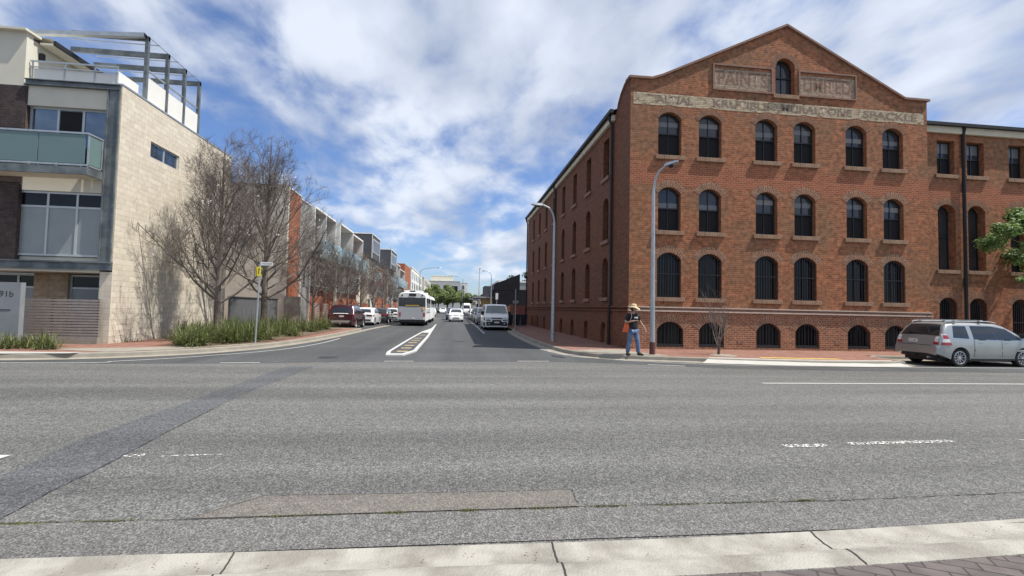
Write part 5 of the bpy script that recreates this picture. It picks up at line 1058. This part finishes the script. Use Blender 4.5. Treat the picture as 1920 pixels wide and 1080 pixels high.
# ------------------------------------------------------------ vegetation
def bare_tree(seed, hgt, th, spread, nsc=10, twk=1.0, ybias=0):
    rnd = random.Random(seed); tr = MB(); br = MB(); bl = MB()
    UP = Vector((0, 0, 1))
    def grow(p, d, L, r, lev, mb):
        ns = (6, 5, 4, 3, 2)[lev]; pts = [p.copy()]; rad = [r]; dirs = [d]
        for k in range(ns):
            j = (.07, .13, .18, .24, .3)[lev]
            d = (d + Vector((rnd.gauss(0, j), rnd.gauss(0, j), rnd.gauss(0, j*.6))) + UP*(.0, .13, .12, .10, .06)[lev]).normalized()
            p = p + d*(L/ns); pts.append(p.copy()); dirs.append(d); rad.append(r*(1-.72*(k+1)/ns))
        mb.tube(pts, rad, (7, 5, 4, 3, 3)[lev], False)
        if lev == 4:
            if rnd.random() < .004 and p.z < hgt*.75:
                for q in range(5):
                    c = p+Vector((rnd.gauss(0, .03), rnd.gauss(0, .03), rnd.gauss(0, .03))); s = .022; a = rnd.random()*6
                    bl.face([c+Vector((s*math.cos(a), 0, s*math.sin(a))), c+Vector((-s*math.sin(a), s, s*math.cos(a))), c+Vector((-s*math.cos(a), 0, -s*math.sin(a))), c+Vector((s*math.sin(a), -s, -s*math.cos(a)))])
            return
        nch = (0, int(10*twk), int(7*twk), int(6*twk))[lev] if lev else 0
        for q in range(nch):
            t = .18+.80*(q+rnd.random())/nch; i = min(int(t*ns), ns-1); f = t*ns-i; pp = pts[i].lerp(pts[i+1], f); dd = dirs[i+1]
            ax = dd.orthogonal().normalized(); ax.rotate(Matrix.Rotation(rnd.random()*6.283, 3, dd)); an = R(rnd.uniform(28, 58))
            nd = (dd*math.cos(an)+ax*math.sin(an)+UP*.12).normalized()
            LL = L*rnd.uniform(.34, .60)*(1.12-t*.55); 
            if lev == 3: LL = rnd.uniform(.18, .42)
            grow(pp, nd, LL, max(rad[min(i+1, ns)]*.58, .0048), lev+1, br)
    # trunk
    tp = [Vector((0, 0, 0)), Vector((.02, 0, th*.5)), Vector((0, .02, th)), Vector((.03, 0, th+(hgt-th)*.35)), Vector((0, .03, th+(hgt-th)*.7)), Vector((.03, 0, hgt*.97))]
    R0 = hgt*.0150
    tr.tube(tp[:3], [R0*1.25, R0*1.0, R0*.95], 10); br.tube(tp[2:], [R0*.9, R0*.6, R0*.32, .008], 7, False)
    for k in range(nsc):
        a = 2*math.pi*(k*.381+rnd.random()*.12); q = k/nsc; z = th*(.92)+(hgt-th)*.62*q**1.15; el = R(26+50*q+rnd.uniform(-8, 8))
        d = Vector((math.cos(a)*math.cos(el), math.sin(a)*math.cos(el), math.sin(el)))
        L = spread*(1.08-.40*q)*rnd.uniform(.88, 1.12); grow(Vector((0, 0, z)), d, L, R0*(.42-.22*q), 1, br)
    return tr, br, bl
def put_tree(label, seed, x, y, hgt, th, spread, nsc, rz=0, twk=1.0, group='bare street trees'):
    t = thing('bare_tree', label, 'tree', (x, y, .15), rz, group); tr, br, bl = bare_tree(seed, hgt, th, spread, nsc, twk)
    tr.build('trunk', 'bark', t, smooth=True, merge=False, fixn=False); br.build('crown', 'twig', t, merge=False, fixn=False)
    if bl.f: bl.build('blossom', 'blossom', t, merge=False, fixn=False)
    return t
put_tree('bare ornamental pear with a wide crown against the cream block wall, nearest on the left', 11, -9.75, 20.9, 8.4, 1.6, 3.5, 24)
put_tree('taller bare ornamental pear behind the street name sign', 5, -9.6, 25.3, 10.4, 1.9, 4.3, 25)
tp_ = put_tree('small bare tree beside the rear of the burgundy suv', 21, -9.75, 34.2, 7.2, 1.4, 3.1, 15, twk=.9)
for i, (x, y, s, rz, l) in enumerate(((-9.75, 39.5, .95, 1.2, 'bare tree on the verge level with the burgundy suv bonnet'), (-9.7, 44.5, .98, 2.5, 'bare tree behind the white coupe suv'), (-9.6, 50, 1.0, 4.0, 'bare tree on the verge beside the black hatchback'), (-9.4, 56, 1.0, 5.2, 'bare tree in front of the maroon townhouse'), (-9.3, 62.5, 1.0, .6, 'far bare tree at the left edge of the bus'), (-9.3, 70, 1.0, 3.3, 'farthest bare tree, in front of the first dark box house'))):
    c = dup(tp_, None, (x, y, .15), rz, l); c.scale = (s, s, s)
# small multi stem shrub tree in ring
t = thing('shrub_tree', 'small leafless multi stemmed young tree in a paving ring in front of the brick warehouse', 'tree', (9.72, 16.62, .15)); b = MB(); rnd = random.Random(3)
b2 = MB()
def sg(p, d, L, r, lev):
    pts = [p]; rad = [r]; n = 4
    for k in range(n): d = (d+Vector((rnd.gauss(0, .12), rnd.gauss(0, .12), .06))).normalized(); p = p+d*L/n; pts.append(p); rad.append(r*(1-.6*(k+1)/n))
    b2.tube(pts, rad, 4, False)
    if lev < 3:
        for q in range(4 if lev < 2 else 2):
            i = rnd.randint(1, n); ax = Vector((rnd.gauss(0, 1), rnd.gauss(0, 1), .4)).normalized(); sg(pts[i], (d+ax*.55).normalized(), L*.5, max(rad[i]*.6, .004), lev+1)
b.tube([(0, 0, 0), (0, 0, .12), (.02, 0, .28)], [.055, .05, .05], 8); b.build('trunk', 'bark', t)
for k in range(9): a = k*.7; sg(Vector((0, 0, .22)), Vector((math.cos(a)*.34, math.sin(a)*.3, 1)).normalized(), 1.5, .02, 1)
b2.build('branches', 'twig', t, merge=False, fixn=False)
tr_ = MB(); tr_.lathe([(0, .165), (.42, .165), (.5, .155)], 20, 'z', (9.75, 16.4, 0)); tag(tr_.build('tree_surround', 'concrete', fixn=False), kind='structure')
# strappy grass
def strappy(name, label, clumps, nb, seed, hmul=1):
    rnd = random.Random(seed); b = MB()
    for cx, cy3, s in clumps:
        for k in range(int(nb*s)):
            a = rnd.random()*6.283; el = R(90-66*rnd.random()**.8); L = rnd.uniform(.45, .92)*s*hmul; dry = rnd.random() < .13
            p = Vector((cx+rnd.gauss(0, .13), cy3+rnd.gauss(0, .13), .15)); d = Vector((math.cos(a)*math.cos(el), math.sin(a)*math.cos(el), math.sin(el))); wv = Vector((-math.sin(a), math.cos(a), 0))*.014
            if dry: L *= .75; d.z *= .5; d.normalize()
            b.cur = 1 if dry else 0; rows = []
            for q in range(5):
                f = 1-(q/4)**2*.95; rows.append([p-wv*f, p+wv*f]); p = p+d*L/4; d = (d+Vector((0, 0, -.30-(.14 if dry else 0)))).normalized()
                if p.z < .16: p.z = .16
            b.grid(rows)
    o = b.build(name, ['grass_blade', 'grass_dry'], merge=False, fixn=False); return tag(o, label, 'grass', kind='stuff')
rnd = random.Random(2); cl = []
import itertools
for y, x0, x1 in ((17.75, -10.6, -9.0), (18.35, -10.8, -8.45), (19.1, -11.0, -8.1), (19.9, -11.0, -7.9), (20.7, -11.0, -7.7), (21.6, -11.0, -7.65), (22.6, -11, -7.6), (23.7, -11, -7.6), (25, -11, -7.6), (26.4, -10.8, -7.6), (27.8, -10.6, -7.7), (29.4, -10.6, -7.7), (31, -10.6, -7.8)):
    x = x0
    while x < x1: cl.append((x+rnd.uniform(-.15, .15), y+rnd.uniform(-.3, .3), rnd.uniform(.7, 1.25))); x += rnd.uniform(.75, 1.0)
cl = [q for q in cl if q[0] > -.548*q[1]+.35]
sheet('planting_bed', [(-11.2, 20.6), (-9.5, 17.6), (-9.1, 17.6), (-8.25, 18.5), (-7.6, 19.6), (-7.35, 21), (-7.2, 24), (-7.15, 31.8), (-11.2, 31.8)], .166, 'dirt')
strappy('strappy_grass', 'arching green strap leaved plants filling the corner bed under the two bare trees', cl, 210, 5, 1.15)
cl = [(-17.5+.5*i+rnd.uniform(-.1, .1), 16.35+(.5 if i % 2 else 0)+rnd.uniform(-.1, .1), rnd.uniform(.75, .95)) for i in range(11)]+[(-13.2, 16.6, .7), (-13.6, 16.9, .75)]
strappy('strappy_grass', 'low green strap leaved plants in front of the letterbox pier and slat fence', cl, 120, 9, .95)
strappy('strappy_grass', 'small tufts of weeds at the foot of the cream block wall', [(-12.05, 19.4+.6*i, .28) for i in range(9)], 24, 4)
cl = [(x, y, .45) for x, y in ((17.0, 17.9), (17.8, 18.0), (18.6, 17.8), (19.5, 18.0))]
# leafy trees
def crown_mesh(name, m, blobs, n, size, seed, par, flat=.6, shell=.55):
    rnd = random.Random(seed); b = MB(); tot = sum(r**2 for *_, r in blobs)
    for x, y, z, r in blobs:
        for k in range(int(n*r*r/tot)):
            v = Vector((rnd.gauss(0, 1), rnd.gauss(0, 1), rnd.gauss(0, 1))).normalized()*r*(shell+(1-shell)*rnd.random())*rnd.uniform(.85, 1.08); c = Vector((x+v.x, y+v.y, z+v.z*.8))
            nn = (v.normalized()*.5+Vector((rnd.gauss(0, .5), rnd.gauss(0, .5), .5+rnd.gauss(0, .4)))).normalized(); a = nn.orthogonal().normalized(); a.rotate(Matrix.Rotation(rnd.random()*6.28, 3, nn)); c2 = nn.cross(a); s = size*rnd.uniform(.6, 1.3)
            b.face([c+a*s, c+c2*s*flat, c-a*s*.9, c-c2*s*flat])
    return b.build(name, m, par, merge=False, fixn=False)
def leafy(label, x, y, z0, hgt, wd, m, seed, n=2200, size=.3, cat='tree', group=None, nb=16, bk='bark'):
    t = thing('leafy_tree', label, cat, (x, y, 0), 0, group); rnd = random.Random(seed); bl = []; b = MB()
    b.tube([(0, 0, 0), (.1, 0, z0), (0, .1, z0+(hgt-z0)*.5)], [hgt*.022, hgt*.018, hgt*.01], 8)
    for k in range(nb):
        a = rnd.random()*6.28; rr = math.sqrt(rnd.random())*wd*.5*.72; z = z0+(hgt-z0)*(.25+.6*rnd.random()*(1-.35*rr/(wd*.36))); bl.append((rr*math.cos(a), rr*math.sin(a), z, wd*rnd.uniform(.13, .22)))
        if k % 2 == 0: b.tube([(.05, 0, z0*.95), (rr*.5*math.cos(a), rr*.5*math.sin(a), (z0+z)/2), (rr*math.cos(a), rr*math.sin(a), z)], [hgt*.009, hgt*.006, hgt*.002], 5, False)
    b.build('trunk', bk, t, merge=False, fixn=False); crown_mesh('crown', m, bl, n, size, seed, t); return t
G_ = 'green street trees beyond the far junction'
far = [(-13, 150, 7.5, 8), (-9.5, 165, 8.5, 9), (-15, 200, 11, 11), (-9, 215, 12.5, 12), (-6.5, 185, 9.5, 9), (-3.5, 230, 12, 12), (-1, 200, 9.5, 10), (2.5, 235, 11, 11), (5.5, 205, 8.5, 9), (-4.5, 260, 15, 13), (6.5, 250, 10, 10), (9, 180, 6.8, 8), (-12, 250, 14.5, 14), (10, 230, 8.6, 10)]
names = ['green tree left end, closest behind the bus', 'green tree behind the bus roof', 'tall green tree behind the bus at the left', 'big round green tree under the left of the grey apartments', 'green tree just right of the bus', 'green tree under the middle of the grey apartments', 'green tree left of the far curved lamp', 'green tree behind the far curved lamp', 'green tree between the far lamp and the traffic lights', 'tallest green tree near the grey apartments right window', 'low green tree behind the delivery van', 'green tree above the far shop awning', 'back green tree below the grey apartments left window', 'last green tree at the right end of the far row']
f0 = leafy(names[0], far[0][0], far[0][1], 2, 10, 10, 'leaf_bright', 31, n=4200, size=.34, group=G_)
for (x, y, h_, w2), nm in list(zip(far, names))[1:]:
    c = dup(f0, None, (x, y, 0), x*1.7+y, nm); c.scale = (w2/10, w2/10, h_/10)
f0.scale = (.8, .8, .75)
leafy('dark green gum tree rising behind the grey roofed shed', 17.0, 122, 3, 13.0, 9.5, 'leaf_dark', 8, n=5000, size=.3, nb=16)
t = thing('leafy_tree', 'bright green leafed street tree reaching in at the right edge above the silver station wagon', 'tree', (25.3, 17.6, .45))
b = MB(); b.tube([(0, 0, 0), (0, 0, 1.6), (-.1, 0, 3), (-.2, 0, 5)], [.11, .09, .07, .03], 8)
rnd = random.Random(12); bl = []
for k in range(26):
    a = rnd.random()*6.28; rr = rnd.uniform(.7, 2.2); z = rnd.uniform(2.6, 6.6); rr *= (1.05 if 3.6 < z < 5.2 else .6); c = (rr*math.cos(a), rr*math.sin(a), z); bl.append((*c, rnd.uniform(.35, .62))); b.tube([(0, 0, max(1.5, z-1.2)), (c[0]*.5, c[1]*.5, z-.4), c], [.035, .02, .006], 5, False)
bl += [(-2.55, -.6, 4.95, .42), (-2.75, -.3, 5.1, .3), (-2.2, -.2, 5.0, .5), (-1.7, -.5, 5.3, .5), (-2.0, -.7, 4.3, .28), (-1.9, -.5, 2.9, .22)]
b.build('trunk', 'bark_light', t, merge=False, fixn=False); crown_mesh('crown', 'leaf_maple', bl, 12000, .06, 6, t, flat=.75, shell=.2)
# ------------------------------------------------------------ person
def skinmesh(nodes, edges, sub=2):
    me = bpy.data.meshes.new('s'); keys = list(nodes); me.from_pydata([nodes[k][0] for k in keys], [], []); me = None
    me = bpy.data.meshes.new('s'); me.from_pydata([nodes[k][0] for k in keys], [(keys.index(a), keys.index(c)) for a, c in edges], [])
    o = bpy.data.objects.new('s', me); COL.objects.link(o); m1 = o.modifiers.new('a', 'SKIN'); m1.use_smooth_shade = True; m2 = o.modifiers.new('b', 'SUBSURF'); m2.levels = sub; m2.render_levels = sub
    for i, k in enumerate(keys):
        r = nodes[k][1]; r = r if isinstance(r, tuple) else (r, r); me.skin_vertices[0].data[i].radius = r; me.skin_vertices[0].data[i].use_root = (i == 0)
    dg = bpy.context.evaluated_depsgraph_get(); r = bpy.data.meshes.new_from_object(o.evaluated_get(dg)); bpy.data.objects.remove(o); return r
def meshobj(name, me, m, par, smooth=True):
    me.name = name; me.materials.clear(); me.materials.append(MT[m])
    for p in me.polygons: p.use_smooth = smooth
    o = bpy.data.objects.new(name, me); COL.objects.link(o); o.parent = par; return o
pr = thing('person', 'person in straw hat, black t-shirt and blue jeans walking past the tall lamp post', 'person', (6.22, 16.12, .15), R(8))
V = {'pel': ((0, 0, .93), .095), 'sp': ((0, 0, 1.1), .085), 'ch': ((0, .0, 1.30), .095), 'nb': ((0, .01, 1.43), .07), 'nk': ((.01, -.0, 1.50), .052), 'hb': ((.015, -.01, 1.56), .06),
 'hl': ((-.09, 0, .88), .088), 'kl': ((-.125, .0, .50), .058), 'al': ((-.165, .08, .10), .04), 'tl': ((-.175, -.06, .04), .035), 'hr': ((.09, 0, .88), .088), 'kr': ((.15, -.07, .50), .058), 'ar': ((.19, -.06, .10), .04), 'tr': ((.26, -.19, .035), .035),
 'sl': ((-.17, .01, 1.41), .055), 'el': ((-.29, .02, 1.14), .042), 'wl': ((-.10, -.19, 1.20), .027), 'ml': ((-.03, -.235, 1.215), .024), 'sr': ((.17, .01, 1.41), .055), 'er': ((.30, .03, 1.17), .042), 'wr': ((.43, -.05, .95), .027), 'mr': ((.465, -.07, .88), .026)}
E_ = [('pel', 'sp'), ('sp', 'ch'), ('ch', 'nb'), ('nb', 'nk'), ('nk', 'hb'), ('pel', 'hl'), ('hl', 'kl'), ('kl', 'al'), ('al', 'tl'), ('pel', 'hr'), ('hr', 'kr'), ('kr', 'ar'), ('ar', 'tr'), ('nb', 'sl'), ('sl', 'el'), ('el', 'wl'), ('wl', 'ml'), ('nb', 'sr'), ('sr', 'er'), ('er', 'wr'), ('wr', 'mr')]
me = skinmesh(V, E_); b = MB()
for v in me.vertices: b.v.append(tuple(v.co))
for p in me.polygons: b.f.append(list(p.vertices)); b.uv.append(None); b.mi.append(0)
def ell(b, c, r, n=14, tw=None):
    rows = []
    for i in range(n+1):
        a = math.pi*i/n; row = []
        for j in range(n*2):
            t = math.pi*2*j/(n*2); d = Vector((math.sin(a)*math.cos(t), math.sin(a)*math.sin(t), math.cos(a))); k = 1-.14*max(0, -d.z)*(1-abs(d.y)*.4)
            q = Vector((d.x*r[0]*k, d.y*r[1]*k, d.z*r[2])); 
            if tw is not None: q.rotate(Matrix.Rotation(tw, 3, 'Z'))
            row.append(Vector(c)+q)
        rows.append(row)
    b.grid(rows, True)
HC = Vector((.02, -.015, 1.635)); TW = R(48)
ell(b, HC, (.078, .098, .118), tw=TW)
def hd(x, y, z): q = Vector((x, y, z)); q.rotate(Matrix.Rotation(TW, 3, 'Z')); return HC+q
b.tube([hd(0, -.090, .025), hd(0, -.112, -.012), hd(0, -.095, -.024)], [.008, .015, .012], 6)
for s in (1, -1): ell(b, hd(s*.079, .012, -.005), (.012, .02, .03), 5)
for (base, dr, pal) in ((Vector((-.03, -.235, 1.215)), Vector((1, -.25, .15)), Vector((0, 0, 1))), (Vector((.465, -.07, .88)), Vector((.3, -.2, -1)), Vector((.4, -.8, .1)))):
    dr.normalize(); sd = pal.cross(dr).normalized()
    for q in range(4):
        o = base+sd*(q-1.5)*.019+dr*.015; L = (.062, .075, .07, .055)[q]; bend = pal*-.018; b.tube([o, o+dr*L*.45, o+dr*L*.8+bend*.6, o+dr*L+bend*1.5], [.0095, .009, .008, .006], 6)
    o = base-sd*.03-dr*.02; b.tube([o+sd*.012, o-sd*.014+dr*.025, o-sd*.014+dr*.055], [.012, .010, .008], 6)
b.build('body', 'skin', pr, smooth=True, merge=False, fixn=False, ang=60)
b = MB()
for s in (1, -1): ell(b, hd(s*.032, -.088, .012), (.016, .01, .009), 5)
b.build('sunglasses', 'black', pr, smooth=True); b = MB(); b.tube([hd(-.025, -.088, -.055), hd(0, -.094, -.055), hd(.025, -.088, -.055)], .005, 5); b.build('mouth', 'maroon', pr)
ts = dict(a=((0, -.0, .84), (.19, .15)), b=((0, 0, 1.02), (.18, .14)), c=((0, 0, 1.24), (.20, .15)), d=((0, .01, 1.41), (.15, .115)), e=((-.165, .01, 1.40), .092), f=((-.255, .015, 1.20), .08), g=((.165, .01, 1.40), .092), h=((.265, .02, 1.22), .08))
meshobj('tshirt', skinmesh(ts, [('a', 'b'), ('b', 'c'), ('c', 'd'), ('d', 'e'), ('e', 'f'), ('d', 'g'), ('g', 'h')]), 'tshirt', pr)
part('shirt_print', 'sign_white', pr, (-.03, -.005, -.162, -.150, 1.30, 1.34), (.01, .10, -.158, -.146, 1.32, 1.345), (.03, .11, -.157, -.147, 1.29, 1.303))
js = dict(a=((0, 0, .93), (.155, .12)), b=((-.095, 0, .84), .112), c=((-.125, .0, .50), .082), d=((-.166, .08, .06), .078), e=((.095, 0, .84), .112), f=((.15, -.07, .50), .082), g=((.192, -.06, .06), .078))
meshobj('jeans', skinmesh(js, [('a', 'b'), ('b', 'c'), ('c', 'd'), ('a', 'e'), ('e', 'f'), ('f', 'g')]), 'jeans', pr)
for a, c in ((Vector((-.163, .10, .045)), Vector((-.18, -.13, .04))), (Vector((.185, -.03, .045)), Vector((.27, -.25, .04)))):
    b = MB(); b.tube([a, a.lerp(c, .35)+Vector((0, 0, .025)), a.lerp(c, .7), c], [.045, .055, .045, .03], 10); b.build('shoe', 'shoe', pr, smooth=True)
b = MB(); P = []
for r_, z in ((.205, -.055), (.20, -.03), (.15, -.005), (.10, .012), (.095, .06), (.085, .10), (.05, .125), (0, .128)):
    P.append([hd(r_*math.cos(a)*(1.0), r_*1.08*math.sin(a), .045+z+(.045*math.cos(2*a) if r_ > .14 else 0)) for a in [2*math.pi*k/24 for k in range(24)]])
b.grid(P, True); b.build('straw_hat', 'straw', pr, smooth=True, fixn=False); 
b = MB(); b.lathe([(.101, 0), (.099, .025)], 20, 'z', tuple(hd(0, 0, .065))); b.build('hat_band', 'hair', pr, fixn=False)
b = MB(); ell(b, hd(0, .02, -.01), (.084, .09, .10), 8, TW); hr = b.build('hair', 'hair', pr, smooth=True); 
for v in hr.data.vertices:
    pass
bgp = thing('shoulder_bag', 'orange shoulder bag hanging at the hip of the walking person', 'bag', (6.22, 16.12, .15), R(8))
b = MB(); b.grid([[(-.36, .05, .80), (-.17, -.02, .80), (-.17, .08, .80), (-.34, .14, .80)], [(-.34, .04, .84), (-.15, -.06, .84), (-.15, .09, .84), (-.32, .15, .84)], [(-.28, .04, 1.10), (-.18, -.02, 1.12), (-.18, .06, 1.12), (-.27, .10, 1.10)]], True)
b.face([(-.36, .05, .80), (-.17, -.02, .80), (-.17, .08, .80), (-.34, .14, .80)]); b.face([(-.28, .04, 1.10), (-.18, -.02, 1.12), (-.18, .06, 1.12), (-.27, .10, 1.10)]); b.build('pouch', 'bag', bgp)
b = MB(); b.tube([(-.20, .02, 1.12), (-.165, -.12, 1.22), (-.12, -.13, 1.36), (-.10, -.06, 1.475), (-.11, .06, 1.47), (-.17, .12, 1.3), (-.22, .07, 1.12)], .012, 6); b.build('strap', 'strap', bgp, smooth=True)
# ------------------------------------------------------------ origins: every thing sits at its own base
bpy.context.view_layer.update()
def rec(o): return [o]+[q for c in KIDS.get(o.name, []) for q in rec(c)]
KIDS = {}
for o in list(bpy.data.objects):
    if o.parent: KIDS.setdefault(o.parent.name, []).append(o)
for o in list(bpy.data.objects):
    if o.parent or o.type not in ('MESH', 'EMPTY') or o.location.length > 1e-6 or o.get('kind') == 'structure': continue
    P = [q.matrix_world @ Vector(c) for q in rec(o) if q.type == 'MESH' for c in q.bound_box]
    if not P: continue
    c = Vector(((min(p.x for p in P)+max(p.x for p in P))/2, (min(p.y for p in P)+max(p.y for p in P))/2, min(p.z for p in P)))
    if o.type == 'MESH': o.data.transform(Matrix.Translation(-c)); o.location = c
    else:
        o.location = c
        for q in KIDS.get(o.name, []): q.location = q.location-c
